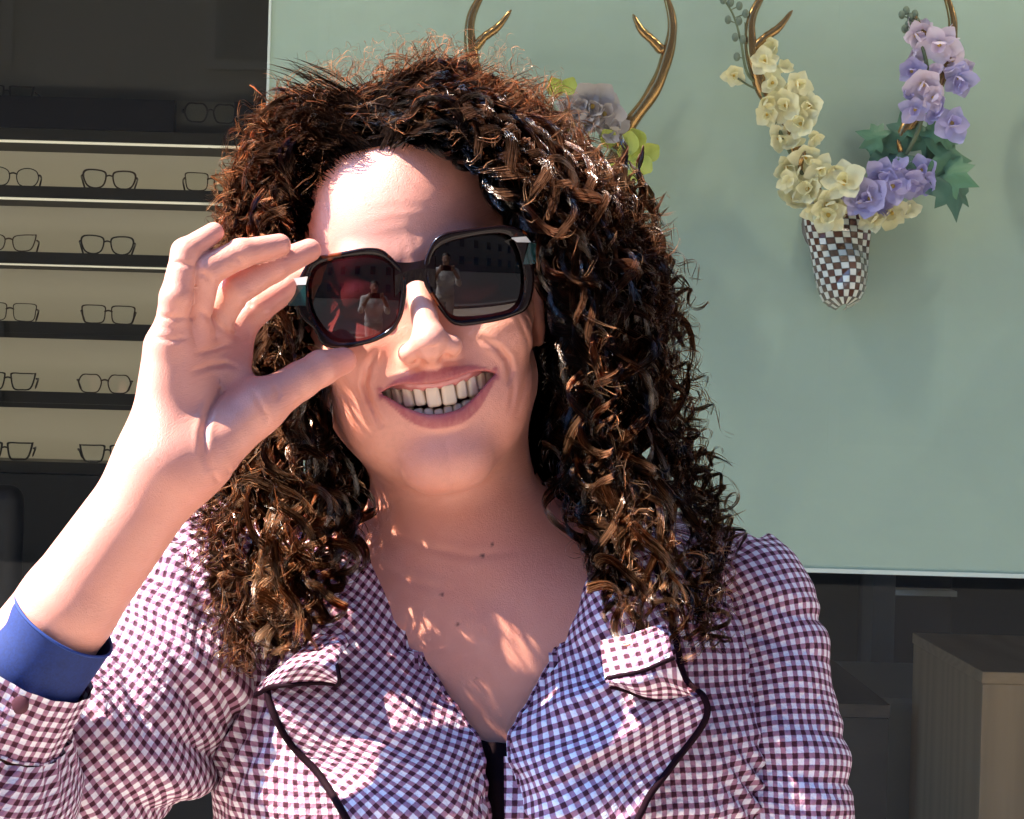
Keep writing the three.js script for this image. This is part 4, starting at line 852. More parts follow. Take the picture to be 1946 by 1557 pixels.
for (const s of ['right', 'left']) {
  const total = s === 'right' ? 240 : 215;
  for (let k = 0; k < total; k++) {
    const fresh = k < 75, t0 = fresh ? rnd(0, 0.05) : rnd(0.04, 0.8), span = fresh ? rnd(0.22, 0.5) : rnd(0.2, 0.42), t1 = Math.min(1 + 0.03 * gauss(), t0 + span);
    let l0 = clamp(rnd(0.02, 0.98), 0, 1), l1 = clamp(l0 + gauss() * 0.16, 0.04, 0.96);
    const deep = k % 3 === 0 ? rnd(26, 85) : k % 3 === 1 ? rnd(8, 32) : rnd(-3, 9), sink = fresh ? 4 : 16, w1 = rnd(0, 99), len = (t1 - t0) * 350 + 12;
    if (t1 - t0 < 0.1) continue;
    const straight = t0 < 0.06, R0 = rnd(6, 13.5);
    lock((q) => { const t = lerp(t0, t1, q), p = spot(s, t, lerp(l0, l1, q) + 0.045 * noise3(q * 3, w1, 0), deep + sink * (1 - smooth(0, 0.3, q))); return [p[0] + 6 * noise3(q * 4, w1, 5), p[1] + 6 * noise3(q * 4, w1, 9), p[2] + 5 * noise3(q * 4, w1, 13)]; },
      len, { radius: R0 * (straight ? 0.9 : 1), wave: R0 * rnd(2.6, 7.5), ramp: straight ? 0.4 : 0.18, strands: deep > 26 ? 10 : 38, spread: rnd(0.9, 2.0), band: rnd(1.8, 5.2), loose: rnd(0.04, 0.2), frizz: rnd(0.3, 0.8), wide: deep > 26 ? 1.5 : 0.52, value: 1, t0, t1 });
  }
}
// back of the head, behind the neck
for (let k = 0; k < 216; k++) {
  const x0 = k >= 200 ? rnd(540, 650) : k < 40 ? (k % 2 ? rnd(620, 740) : rnd(1010, 1110)) : k < 100 ? rnd(1080, 1240) : rnd(520, 1210), x1 = clamp(x0 + gauss() * 60, 470, 1300), y0 = k < 40 || k >= 200 ? rnd(560, 760) : rnd(260, 700), y1 = Math.min(1190, y0 + rnd(300, 520)), z = rnd(-150, -95), w1 = rnd(0, 99);
  lock((q) => { const p = mm(lerp(x0, x1, q) + 14 * noise3(q * 3, w1, 1), lerp(y0, y1, q), z + 22 * q); return p; }, (y1 - y0) * S, { radius: rnd(5, 11), wave: rnd(30, 50), ramp: 0.1, strands: 12, spread: 2, band: 6, loose: 0.2, frizz: 1.2, wide: 2.5, value: 0.8, t0: 0.3, t1: 0.9, step: 5 });
}
// fine frizz all over the front of the curls
for (let k = 0; k < 520; k++) {
  const s = k % 2 ? 'right' : 'left', t0 = rnd(0, 0.95), l0 = rnd(0.02, 1), w1 = rnd(0, 99), span = rnd(0.03, 0.1), dl = gauss() * 0.12;
  lock((q) => { const p = spot(s, Math.min(1, t0 + span * q), l0 + dl * q, -3); return [p[0] + 5 * noise3(q * 3, w1, 1), p[1] + 5 * noise3(q * 3, w1, 4), p[2] + 5 * noise3(q * 3, w1, 7)]; }, span * 350 + 10, { radius: rnd(2, 9), wave: rnd(20, 44), ramp: 0.3, strands: 2, spread: 1, loose: 0.5, frizz: 1.6, wide: rnd(0.22, 0.36), value: 1.25, t0: Math.max(0.25, t0), t1: 1, step: 2.6 });
}
// loose coils that stand clear of the outline
for (let k = 0; k < 70; k++) {
  const s = k < 46 ? 'right' : 'left', t0 = s === 'right' ? rnd(0.3, 0.86) : rnd(0.12, 0.9), w1 = rnd(0, 99), l0 = rnd(0.74, 0.92), l1 = rnd(1.02, s === 'right' ? 1.34 : 1.16), span = rnd(0.07, 0.16), R0 = rnd(5, 9);
  lock((q) => { const p = spot(s, Math.min(1, t0 + span * q), lerp(l0, l1, q), -6); return [p[0] + 5 * noise3(q * 3, w1, 1), p[1] + 5 * noise3(q * 3, w1, 4), p[2] + 6 * noise3(q * 3, w1, 7)]; }, span * 350 + 18, { radius: R0, wave: R0 * rnd(1.9, 3.2), ramp: 0.25, strands: 12, spread: 0.8, band: 1.5, loose: 0.07, frizz: 0.6, wide: 0.55, value: 0.7, t0: 0.3, t1: 0.9, step: 2.4 });
}
// roots at the parting, swept up and over to both sides
for (let k = 0; k < 90; k++) {
  const r = k < 58 ? 1 : -1, u = rnd(), x = lerp(690, 752, u) + gauss() * 10, y = lerp(176, r > 0 ? 282 : 262, u) + gauss() * 6, w1 = rnd(0, 99), lift = r > 0 ? rnd(6, 20) : rnd(1, 6), reach = rnd(120, 250), drop = rnd(-36, 30) + (r < 0 ? 46 : 0);
  const z0 = lerp(-46, -3, u);
  lock((q) => mm(x + r * reach * q + 6 * noise3(q * 3, w1, 1), y - 46 * Math.sin(q * 2.2) * (r > 0 ? 1 : 0.5) + drop * q * q, z0 + lift * Math.sin(q * Math.PI * 0.8) - (r < 0 ? 26 * q * q : 0) + 3 * noise3(q * 3, w1, 5)), reach * S * 1.15, { radius: rnd(3, 7), wave: rnd(34, 60), ramp: 0.6, strands: 34, spread: 1.2, band: rnd(3, 6), loose: 0.1, frizz: 0.8, wide: 0.6, value: 0.8, t0: 0, t1: 0.3 });
}
// single strays round the outline, and fine curls that stand off it
for (let k = 0; k < 620; k++) {
  const s = rnd() < 0.55 ? 'right' : 'left', t0 = rnd(0, 0.92), l0 = rnd(0.78, 1.02), w1 = rnd(0, 99), out = rnd(4, 26), span = rnd(0.06, 0.2);
  lock((q) => { const p = spot(s, Math.min(1, t0 + span * q), l0 + 0.05 * q, rnd(0, 0) - 4), i = sides[s].I(t0), o = sides[s].O(t0), L = Math.hypot(o[0] - i[0], o[1] - i[1]); const g = out * q; return [p[0] + g * (o[0] - i[0]) / L + 4 * noise3(q * 3, w1, 1), p[1] - g * (o[1] - i[1]) / L + 4 * noise3(q * 3, w1, 4), p[2] + 5 * noise3(q * 3, w1, 7)]; },
    span * 350 + out, { radius: rnd(2, 8), wave: rnd(18, 40), ramp: 0.4, strands: 2 + Math.floor(rnd(0, 3)), spread: 0.9, loose: 0.4, frizz: 1.8, wide: rnd(0.28, 0.5), value: 1, t0: 0.2, t1: 0.9, step: 2.2 });
}
for (let k = 0; k < 340; k++) {                                                // fly-aways over the crown
  const x = rnd(590, 1060), y = 200 - 95 * Math.sin((x - 560) / 520 * Math.PI) + rnd(-6, 50), w1 = rnd(0, 99), dx = gauss() * 60, up1 = rnd(10, 60), z = rnd(-70, 0);
  lock((q) => mm(x + dx * q + 8 * noise3(q * 3, w1, 2), y - up1 * Math.sin(q * 2.2) + 6 * noise3(q * 3, w1, 6), z), 28, { radius: rnd(0.5, 4), wave: 26, ramp: 0.5, strands: 1, spread: 0.3, loose: 0.2, frizz: 1.5, wide: 0.18, value: 1.5, t0: 0.2, t1: 0.8, step: 1.8 });
}
// the hairline: fine dark hairs drawn back from the brow into the curls
const hairline = poly([[578, 470], [588, 410], [610, 356], [645, 320], [695, 298], [745, 288], [805, 286], [866, 298], [915, 330], [958, 380], [998, 430], [1030, 510], [1046, 600]]);
for (let k = 0; k < 3000; k++) {
  const u = rnd(), e = hairline(u), top = u > 0.24 && u < 0.74, inward = rnd(-0.02, k < 1400 ? 0.9 : top ? 3.2 : 1.4), part0 = [712, 210];
  const cx = 800, cy = 470, dx = e[0] - cx, dy = e[1] - cy, L = Math.hypot(dx, dy), x = e[0] + dx / L * inward * 46 + gauss() * 4, y = e[1] + dy / L * inward * 46 + gauss() * 6 - 2;
  const right = x > part0[0] ? 1 : -1, len = rnd(60, 130), w1 = rnd(0, 99), fan = u < 0.3 || u > 0.78 ? 0.2 : 0.75;
  const surf = (px, py) => { let z = 20; for (let q = 0; q < 70; q++) { const d = headField(...toFace(...mm(px, py, z))); if (d < 0.8) break; z -= Math.max(0.6, d * 0.8); if (z < -130) break; } return z; };
  const z0 = surf(x, y); if (z0 < -120) continue;
  const vx = dx / L + right * fan + gauss() * 0.12, vy = dy / L * 0.9 + gauss() * 0.1;
  const pts = [], n = 12;
  for (let i = 0; i <= n; i++) { const q = i / n; const p = mm(x + vx * len * q + right * 14 * q * q, y + vy * len * q + 30 * q * q * fan, z0 - (u < 0.3 || u > 0.78 ? 10 : 4) * q * q * 4); pts.push([p[0] + 0.8 * noise3(q * 4, w1, 0), p[1] + 0.8 * noise3(q * 4, w1, 3), p[2] + 1.2 + 9 * Math.sin(q * 2.4) + noise3(q * 3, w1, 6)]); }
  ribbon(pts, k < 1400 ? rnd(0.16, 0.4) : rnd(0.4, 0.7), () => [0.1, 0.35, 0.93], lockTone(rnd(0.5, 1.3), 0.4, 0, 0.22));
}
const hairMat = phys([1, 1, 1], 0.36, { vertexColors: true, side: THREE.DoubleSide, specularIntensity: 1, transmission: 0.42, thickness: 0 });
hairMat.specularColor.setRGB(1, 0.86, 0.7);
const hair = part('hair', settle(hairBuf), hairMat, woman, 'long voluminous brown curls with copper ends');
hair.userData.kind = 'stuff';
console.log('hair', hairBuf.idx.length / 3);
{
  // the scalp under the hair
  const g = new THREE.SphereGeometry(1, 64, 48), p = g.attributes.position, keep = [], ok = [];
  for (let i = 0; i < p.count; i++) {
    const f = [p.getX(i) * 71.5, 38 + p.getY(i) * 90.5, -94 + p.getZ(i) * 100], v = fromFace(...f), px = v[0] / S * 1000 / (1000 - v[2]) + 973, py = 778.5 - v[1] / S * 1000 / (1000 - v[2]);
    let y = 9e9; for (let k = 0; k <= 60; k++) { const e = hairline(k / 60); if (Math.abs(e[0] - px) < 6) y = Math.min(y, e[1]); }
    if (px < 584) y = 480; if (px > 1036) y = 540;
    ok.push(v[2] < -62 || py < y - 6);
    const w = world(v); p.setXYZ(i, w.x - PERSON.x, w.y - PERSON.y, w.z - PERSON.z);
  }
  const id = g.index.array; for (let i = 0; i < id.length; i += 3) if (ok[id[i]] && ok[id[i + 1]] && ok[id[i + 2]]) keep.push(id[i], id[i + 1], id[i + 2]);
  g.setIndex(keep); g.computeVertexNormals();
  part('scalp_hair', g, phys([0.016, 0.010, 0.008], 1, { side: THREE.DoubleSide, specularIntensity: 0 }), woman);
}

// ---------------------------------------------------------------- clothes: gingham blouse with a ruffled collar, blue undersleeve, dark top
const CHECK = 0.0063;
const ginghamMap = canvasTex(512, 512, (u, v, ix, iy) => {
  const n = 8, fu = u * n, fv = v * n, cu = fu - Math.floor(fu), cv = fv - Math.floor(fv), e = 0.05;
  const band = (c) => smooth(0.5 - e, 0.5 + e, c) * smooth(1, 1 - e, c) + 0 * c, a = band(cu + 0.02 * tileNoise(64, u, v)), b = band(cv + 0.02 * tileNoise(64, u, v, 3));
  const weave = 1 + 0.1 * (hash3(ix >> 1, iy >> 1, 5) - 0.5) + 0.06 * Math.sin(ix * 1.57) * Math.sin(iy * 1.57);
  const W = [0.80, 0.76, 0.80], H = [0.36, 0.175, 0.255], D = [0.05, 0.002, 0.015];
  return [0, 1, 2].map((k) => lerp(lerp(W[k], H[k], Math.max(a, b)), D[k], Math.min(a, b)) * weave);
});
ginghamMap.repeat.set(1 / (8 * CHECK), 1 / (8 * CHECK));
const puckerMap = canvasTex(512, 512, (u, v) => { const n = 8, fu = u * n, fv = v * n, h = 0.5 + 0.22 * Math.sin(fu * 2 * Math.PI) * Math.sin(fv * 2 * Math.PI) + 0.2 * tileNoise(24, u, v) + 0.12 * tileNoise(64, u, v, 2); return [h, h, h]; }, false);
puckerMap.repeat.copy(ginghamMap.repeat);
const gingham = std([1, 1, 1], 0.85, { map: ginghamMap, bumpMap: puckerMap, bumpScale: 0.0011, side: THREE.DoubleSide });
const piping = phys([0.009, 0.001, 0.004], 0.8, { specularIntensity: 0.2 }), blouse = new THREE.Group();
blouse.name = 'blouse'; blouse.userData.label = 'white and burgundy gingham blouse with a dark edged ruffled collar'; woman.add(blouse);

// A sheet from a net of control points [px, py, z]; bend(u, v) lifts it along its normal (mm); uv in metres along the cloth.
const wob0 = (p) => 0.0016 * fbm(p[0] * 0.022, p[1] * 0.022, 57, 2);
const cr = (p0, p1, p2, p3, t) => 0.5 * (2 * p1 + (p2 - p0) * t + (2 * p0 - 5 * p1 + 4 * p2 - p3) * t * t + (3 * p1 - p0 - 3 * p2 + p3) * t * t * t);
function sheet(net, nu, nv, o = {}) {
  const C = net.map((r) => r.map((p) => (o.raw ? p : mm(...p)))), R = C.length, K = C[0].length;
  const at1 = (row, u) => { const f = u * (K - 1), i = Math.min(K - 2, Math.floor(f)), t = f - i, g = (j) => row[o.loop ? ((j % (K - 1)) + K - 1) % (K - 1) : clamp(j, 0, K - 1)]; const a = g(i - 1), b = g(i), c = g(i + 1), d = g(i + 2); return [0, 1, 2].map((k) => cr(a[k], b[k], c[k], d[k], t)); };
  const P = [];
  for (let j = 0; j <= nv; j++) {
    const f = j / nv * (R - 1), i = Math.min(R - 2, Math.floor(f)), t = f - i;
    for (let q = 0; q <= nu; q++) { const u = q / nu, g = (k) => at1(C[clamp(k, 0, R - 1)], u), a = g(i - 1), b = g(i), c = g(i + 1), d = g(i + 2); P.push([0, 1, 2].map((k) => cr(a[k], b[k], c[k], d[k], t))); }
  }
  const w = nu + 1, pos = [], uv = [], idx = [], midc = [];
  let acc = 0;
  const m = Math.floor(nu * (o.mid ?? 0.5));
  for (let j = 0; j <= nv; j++) { if (j) acc += Math.hypot(...[0, 1, 2].map((k) => P[j * w + m][k] - P[(j - 1) * w + m][k])); midc.push(acc); }
  const normal = (j, q) => { const a = P[j * w + Math.max(0, q - 1)], b = P[j * w + Math.min(nu, q + 1)], c = P[Math.max(0, j - 1) * w + q], d = P[Math.min(nv, j + 1) * w + q], x = [0, 1, 2].map((k) => b[k] - a[k]), y = [0, 1, 2].map((k) => c[k] - d[k]); const n = [x[1] * y[2] - x[2] * y[1], x[2] * y[0] - x[0] * y[2], x[0] * y[1] - x[1] * y[0]], l = Math.hypot(...n) || 1; return n.map((k) => k / l); };
  for (let j = 0; j <= nv; j++) {
    const cum = [0]; for (let q = 1; q <= nu; q++) cum.push(cum[q - 1] + Math.hypot(...[0, 1, 2].map((k) => P[j * w + q][k] - P[j * w + q - 1][k])));
    for (let q = 0; q <= nu; q++) {
      const p = P[j * w + q], n = normal(j, q), h = o.bend ? o.bend(q / nu, j / nv, p) : 0;
      pos.push(p[0] + n[0] * h, p[1] + n[1] * h, p[2] + n[2] * h);
      const uu = wob0(p) + (cum[q] - cum[m]) * (o.gather ? o.gather(q / nu, j / nv) : 1) / 1000, vv = -midc[j] / 1000 + 0.0016 * fbm(p[0] * 0.022, p[1] * 0.022, 31, 2), ca = Math.cos(o.turn || 0), sa = Math.sin(o.turn || 0);
      uv.push(uu * ca - vv * sa, uu * sa + vv * ca);
    }
  }
  for (let j = 0; j < nv; j++) for (let q = 0; q < nu; q++) { const a = j * w + q; if (o.cut && o.cut(q / nu, j / nv, [0, 1, 2].map((k) => (pos[a * 3 + k] + pos[(a + w + 1) * 3 + k]) / 2))) continue; idx.push(a, a + w, a + 1, a + 1, a + w, a + w + 1); }
  const edge = (u) => { const e = []; const q = Math.round(u * nu); for (let j = 0; j <= nv; j++) { const k = (j * w + q) * 3; e.push([pos[k], pos[k + 1], pos[k + 2]]); } return e; };
  const rowAt = (v) => { const e = []; const j = Math.round(v * nv); for (let q = 0; q <= nu; q++) { const k = (j * w + q) * 3; e.push([pos[k], pos[k + 1], pos[k + 2]]); } return e; };
  return { geo: settle({ pos, uv, idx }), edge, rowAt };
}
const cord = (pts, r, name = 'piping', mat = piping, parent = blouse) => part(name, bar(pts.map((p) => { const w = world(p); return [w.x - PERSON.x, w.y - PERSON.y, w.z - PERSON.z, r * 0.001]; }), 6, 2), mat, parent);
const thin = (pts, n) => { const o = []; for (let i = 0; i <= n; i++) o.push(pts[Math.round(i / n * (pts.length - 1))]); return o; };
const crease = (x, y, a, f, s) => { const c = Math.cos(a), d = Math.sin(a), u = x * c + y * d, v = -x * d + y * c; return 1 - Math.abs(noise3(u * f, v * f * 0.22, s)) * 2; };

// torso: rings from the neck to the hips
{
  const L = [ // py, left px, right px, front z, back z, squareness
    [952, 700, 1130, -92, -150, 2.0], [975, 560, 1270, -86, -160, 2.0], [1000, 430, 1392, -76, -166, 2.2], [1040, 388, 1446, -62, -170, 2.4], [1100, 372, 1478, -44, -172, 2.6], [1180, 378, 1482, -24, -174, 2.7], [1280, 398, 1476, -4, -174, 2.7], [1380, 408, 1470, 14, -172, 2.7],
    [1480, 412, 1470, 24, -170, 2.6], [1580, 412, 1475, 24, -168, 2.5], [1720, 420, 1480, 10, -166, 2.4], [1900, 400, 1500, 2, -166, 2.3], [2150, 380, 1530, 0, -170, 2.2]];
  const K = 33, net = L.map(([py, l, r, zf, zb, e]) => { const zc = (zf + zb) / 2, a = mm(l, py, zc), b = mm(r, py, zc), row = []; for (let i = 0; i < K; i++) { const th = i / (K - 1) * 2 * Math.PI - Math.PI / 2 - Math.PI, c = Math.cos(th), s = Math.sin(th), px = Math.sign(c) * Math.abs(c) ** (2 / e), pz = Math.sign(s) * Math.abs(s) ** (2 / e); row.push([(a[0] + b[0]) / 2 + px * (b[0] - a[0]) / 2 * -1, a[1], zc - pz * (zf - zb) / 2 * -1]); } return row; });
  const vneck = [[660, 900], [1160, 900], [1112, 1050], [1092, 1150], [1015, 1330], [960, 1432], [955, 1700], [930, 1700], [918, 1432], [790, 1250], [735, 1120], [700, 1050]].map(([a, b]) => mm(a, b, -20));
  const inside = (x, y) => { let c = false; for (let i = 0, j = vneck.length - 1; i < vneck.length; j = i++) if (vneck[i][1] > y !== vneck[j][1] > y && x < (vneck[j][0] - vneck[i][0]) * (y - vneck[i][1]) / (vneck[j][1] - vneck[i][1]) + vneck[i][0]) c = !c; return c; };
  const t = sheet(net, 260, 240, { raw: true, loop: true, cut: (u, v, p) => p[2] > -95 && inside(p[0], p[1]), bend: (u, v, p) => {
    const [x, y] = p, arm = Math.exp(-(((x - mm(1440, 0)[0]) / 26) ** 2) - (((y - mm(0, 1500)[1]) / 24) ** 2)), la = Math.exp(-(((x - mm(430, 0)[0]) / 26) ** 2) - (((y - mm(0, 1420)[1]) / 34) ** 2));
    return 2.2 * crease(x, y, 1.45, 0.035, 2) * smooth(-40, -140, y) + 1.2 * fbm(x * 0.03, y * 0.012, 4, 2) + 0.5 * crease(x, y, 1.4, 0.09, 8) + arm * 3 * Math.sin((x + y * 0.8) * 0.55) + la * 3 * Math.sin((x - y * 0.6) * 0.5);
  } });
  part('bodice', t.geo, gingham, blouse);
}
// collar: two wide lapels, gathered at the neck, wavy at the dark outer edge
const lapelNet = {
  left: [[[700, 1030, -62], [655, 1042, -46], [612, 1050, -44], [572, 1062, -40]], [[742, 1125, -40], [690, 1142, -20], [620, 1160, -14], [548, 1180, -10]], [[795, 1235, -22], [720, 1250, -2], [630, 1268, 4], [512, 1304, 6]], [[855, 1328, -4], [770, 1362, 18], [670, 1380, 22], [540, 1396, 20]], [[910, 1408, 10], [840, 1452, 30], [740, 1466, 34], [604, 1474, 30]], [[922, 1480, 18], [870, 1530, 38], [790, 1545, 42], [664, 1556, 38]], [[932, 1580, 18], [890, 1600, 36], [820, 1620, 40], [730, 1640, 36]], [[940, 1680, 16], [905, 1690, 30], [860, 1700, 34], [800, 1705, 32]]],
  right: [[[1112, 1030, -62], [1152, 1040, -44], [1196, 1046, -38], [1240, 1060, -34]], [[1092, 1140, -40], [1140, 1152, -18], [1206, 1160, -10], [1276, 1176, -8]], [[1058, 1232, -22], [1120, 1256, 0], [1200, 1268, 6], [1300, 1284, 4]], [[1010, 1325, -6], [1090, 1356, 18], [1190, 1364, 22], [1338, 1362, 12]], [[966, 1408, 10], [1050, 1440, 30], [1150, 1448, 32], [1286, 1446, 26]], [[984, 1490, 18], [1050, 1530, 38], [1120, 1540, 42], [1220, 1538, 36]], [[996, 1580, 18], [1040, 1610, 36], [1090, 1620, 40], [1160, 1628, 36]], [[1004, 1680, 16], [1030, 1690, 30], [1064, 1695, 34], [1110, 1700, 32]]],
};
for (const s of ['left', 'right']) {
  const ph = s === 'left' ? 0 : 2.1;
  const c = sheet(lapelNet[s].map((r) => r), 110, 200, { turn: s === 'left' ? 0.62 : -0.62, bend: (u, v, p) => {
    const inner = Math.exp(-((u / 0.2) ** 2)), outer = smooth(0.45, 1, u);
    return (s === 'left' ? -1 : 1) * (s === 'left' ? -1 : 1) * (1.3 * inner * Math.sin(v * 78 + 3 * noise3(v * 9, 2, ph)) * (0.6 + 0.5 * noise3(v * 14, 1, ph)) + (3.6 * crease(p[0], p[1], s === 'left' ? 1.0 : 2.0, 0.04, 3 + ph) + 1.6 * crease(p[0], p[1], s === 'left' ? 1.15 : 1.9, 0.09, 6 + ph)) * (1 - inner) * (1 - outer * 0.5) + outer * 6 * Math.sin(v * 15 + ph) * smooth(0.1, 0.4, v));
  } });
  const lapel = part('lapel', c.geo, gingham, blouse);
  const e = thin(c.edge(1), 60); cord(e, 2.1); if (lapel) cord(thin(c.edge(0), 60), 1.1, 'neck_seam', gingham);
}
// folded-over ruffle ends of the collar, left and right
{
  const a = sheet([[[482, 1322, 6], [512, 1306, 18], [560, 1300, 26], [640, 1304, 26]], [[500, 1286, 12], [540, 1272, 26], [590, 1262, 34], [646, 1292, 34]], [[540, 1266, 10], [570, 1246, 22], [606, 1238, 28], [640, 1262, 30]], [[600, 1210, -2], [620, 1204, 6], [646, 1206, 10], [664, 1222, 12]]], 50, 40, { bend: (u, v) => 1.4 * Math.sin(u * 9 + v * 4) });
  part('ruffle', a.geo, gingham, blouse); cord(thin(a.rowAt(0), 20), 1.4); cord(thin(a.edge(1), 14).slice(0, 10), 1.3);
  const b = sheet([[[1158, 1306, 24], [1210, 1322, 22], [1270, 1330, 16], [1334, 1340, 12]], [[1154, 1296, 32], [1210, 1306, 36], [1262, 1300, 32], [1306, 1310, 22]], [[1150, 1290, 30], [1204, 1278, 36], [1246, 1262, 34], [1278, 1248, 28]], [[1142, 1220, 12], [1186, 1206, 18], [1230, 1196, 18], [1268, 1186, 14]]], 50, 40, { bend: (u, v) => 1.2 * Math.sin(u * 8 + v * 5) });
  part('ruffle', b.geo, gingham, blouse); cord(thin(b.rowAt(0), 20), 1.4); cord(thin(b.rowAt(0.66), 20), 1.3);
  const k = sheet([[[1376, 1000, -92], [1388, 1002, -78], [1394, 1006, -60]], [[1360, 1030, -80], [1374, 1036, -62], [1384, 1042, -48]], [[1330, 1090, -56], [1346, 1096, -40], [1362, 1100, -34]], [[1300, 1180, -26], [1312, 1184, -14], [1324, 1186, -12]]], 20, 60, {});
  part('ruffle', k.geo, gingham, blouse); cord(thin(k.edge(1), 16), 1.5);
}
// a sleeve along bones [px, py, z, r]
function sleeve(name, bones, o = {}) {
  const pts = bones.map((b) => mm(b[0], b[1], b[2])), K = 25, curve = new THREE.CatmullRomCurve3(pts.map((p) => new THREE.Vector3(...p)), false, 'centripetal'), n = 14, net = [];
  let side = new THREE.Vector3(0, 0, 1);
  for (let i = 0; i <= n; i++) {
    const t = i / n, p = curve.getPoint(t), T = curve.getTangent(t), k = Math.min(bones.length - 2, Math.floor(t * (bones.length - 1))), r = lerp(bones[k][3], bones[k + 1][3], t * (bones.length - 1) - k), A = side.clone().addScaledVector(T, -side.dot(T)).normalize(), B = T.clone().cross(A), row = [];
    for (let j = 0; j < K; j++) { const a = j / (K - 1) * 2 * Math.PI + Math.PI; row.push([p.x + (A.x * Math.cos(a) + B.x * Math.sin(a)) * r, p.y + (A.y * Math.cos(a) + B.y * Math.sin(a)) * r, p.z + (A.z * Math.cos(a) + B.z * Math.sin(a)) * r * (o.squash || 1)]); }
    net.push(row);
  }
  const s = sheet(net, 150, o.rows || 170, { raw: true, loop: true, bend: o.bend, gather: o.gather });
  part(name, s.geo, o.mat || gingham, o.parent || blouse);
  return s;
}
sleeve('sleeve', [[440, 1070, -92, 50], [392, 1110, -78, 62], [300, 1275, -52, 64], [150, 1430, -14, 63], [-60, 1570, 10, 62]], { bend: (u, v, p) => 5.5 * crease(p[0], p[1], 0.75, 0.036, 11) + 2.4 * crease(p[0], p[1], 0.45, 0.085, 12) + 2.2 * Math.sin(u * 60) * Math.exp(-((v / 0.14) ** 2)) });
sleeve('sleeve', [[-150, 1600, 20, 60], [-70, 1490, 56, 64], [-30, 1420, 68, 55], [2, 1366, 74, 36]], { rows: 120, bend: (u, v, p) => 3 * crease(p[0], p[1], 1.0, 0.04, 15) + (1.6 + 1.6 * noise3(u * 20, 3, 1)) * Math.sin(u * 130) * smooth(0.55, 1, v) });
sleeve('sleeve', [[1396, 1078, -98, 30], [1428, 1124, -86, 37], [1464, 1250, -72, 36], [1486, 1400, -54, 37], [1498, 1560, -40, 39], [1505, 1750, -30, 44], [1480, 2000, 0, 40]], { bend: (u, v, p) => 2.6 * crease(p[0], p[1], 1.2, 0.05, 21) + 1.2 * crease(p[0], p[1], 1.0, 0.1, 22) + 2 * Math.sin(u * 56) * Math.exp(-((v / 0.07) ** 2)) });
const cuff = sleeve('cuff', [[0, 1372, 74, 35], [32, 1318, 77, 34], [64, 1262, 80, 33.4]], { rows: 40, bend: (u, v) => 0.5 * Math.sin(u * 90) });
cord(thin(cuff.rowAt(0), 60), 1.2, 'cuff_seam', gingham);
{
  const b = world(mm(36, 1338, 110.5)), g = new THREE.SphereGeometry(5.4e-3, 20, 12).scale(1, 1, 0.36);
  const btn = part('button', g, std([0.07, 0.008, 0.018], 0.7), blouse); btn.position.copy(b.sub(PERSON)); btn.rotation.set(0.1, -0.2, 0);
}
// blue undersleeve, dark top in the opening
const blueMap = canvasTex(128, 128, (u, v) => { const n = 1 + 0.25 * tileNoise(64, u, v) + 0.1 * tileNoise(20, u, v, 2); return [0.004 * n, 0.02 * n, 0.12 * n]; });
blueMap.repeat.set(25, 25);
const under = sleeve('undersleeve', [[20, 1336, 77, 30.2], [60, 1268, 80, 29.2], [97, 1218, 82, 28.6], [122, 1182, 84, 28.1]], { rows: 50, mat: std([1, 1, 1], 0.8, { map: blueMap, side: THREE.DoubleSide }), parent: woman, bend: (u, v) => 0.3 * noise3(u * 12, v * 3, 2) });
cord(thin(under.rowAt(1), 50), 0.8, 'undersleeve_hem', std([0.01, 0.04, 0.2], 0.8), woman);
part('dark_top', sheet([[[905, 1405, -6], [945, 1412, -2], [985, 1410, -6]], [[910, 1480, 6], [955, 1486, 12], [1000, 1480, 6]], [[915, 1580, 12], [965, 1590, 16], [1015, 1580, 12]], [[920, 1750, 10], [970, 1750, 14], [1020, 1750, 10]]], 20, 50, { bend: (u, v) => 0.8 * noise3(u * 6, v * 9, 2) }).geo, phys([0.008, 0.003, 0.005], 0.85, { side: THREE.DoubleSide, specularIntensity: 0.15 }), woman);
// trousers and shoes below the frame, so that she stands
{
  const cloth = std([0.02, 0.02, 0.028], 0.8), base = PERSON, down = (x, y, z, r) => [x - 0.01, y, z, r];
  for (const s of [-1, 1]) {
    part('trouser_leg', bar([down(s * 0.05, 1.12, -0.01, 0.135), down(s * 0.085, 0.98, -0.01, 0.12), down(s * 0.1, 0.75, 0, 0.085), down(s * 0.1, 0.5, 0.01, 0.07), down(s * 0.1, 0.08, -0.01, 0.06)], 16, 5), cloth, woman);
    part('shoe', new RoundedBoxGeometry(0.09, 0.075, 0.25, 4, 0.034).translate(s * 0.1 - 0.01, 0.0385, 0.05), dark, woman);
  }
}

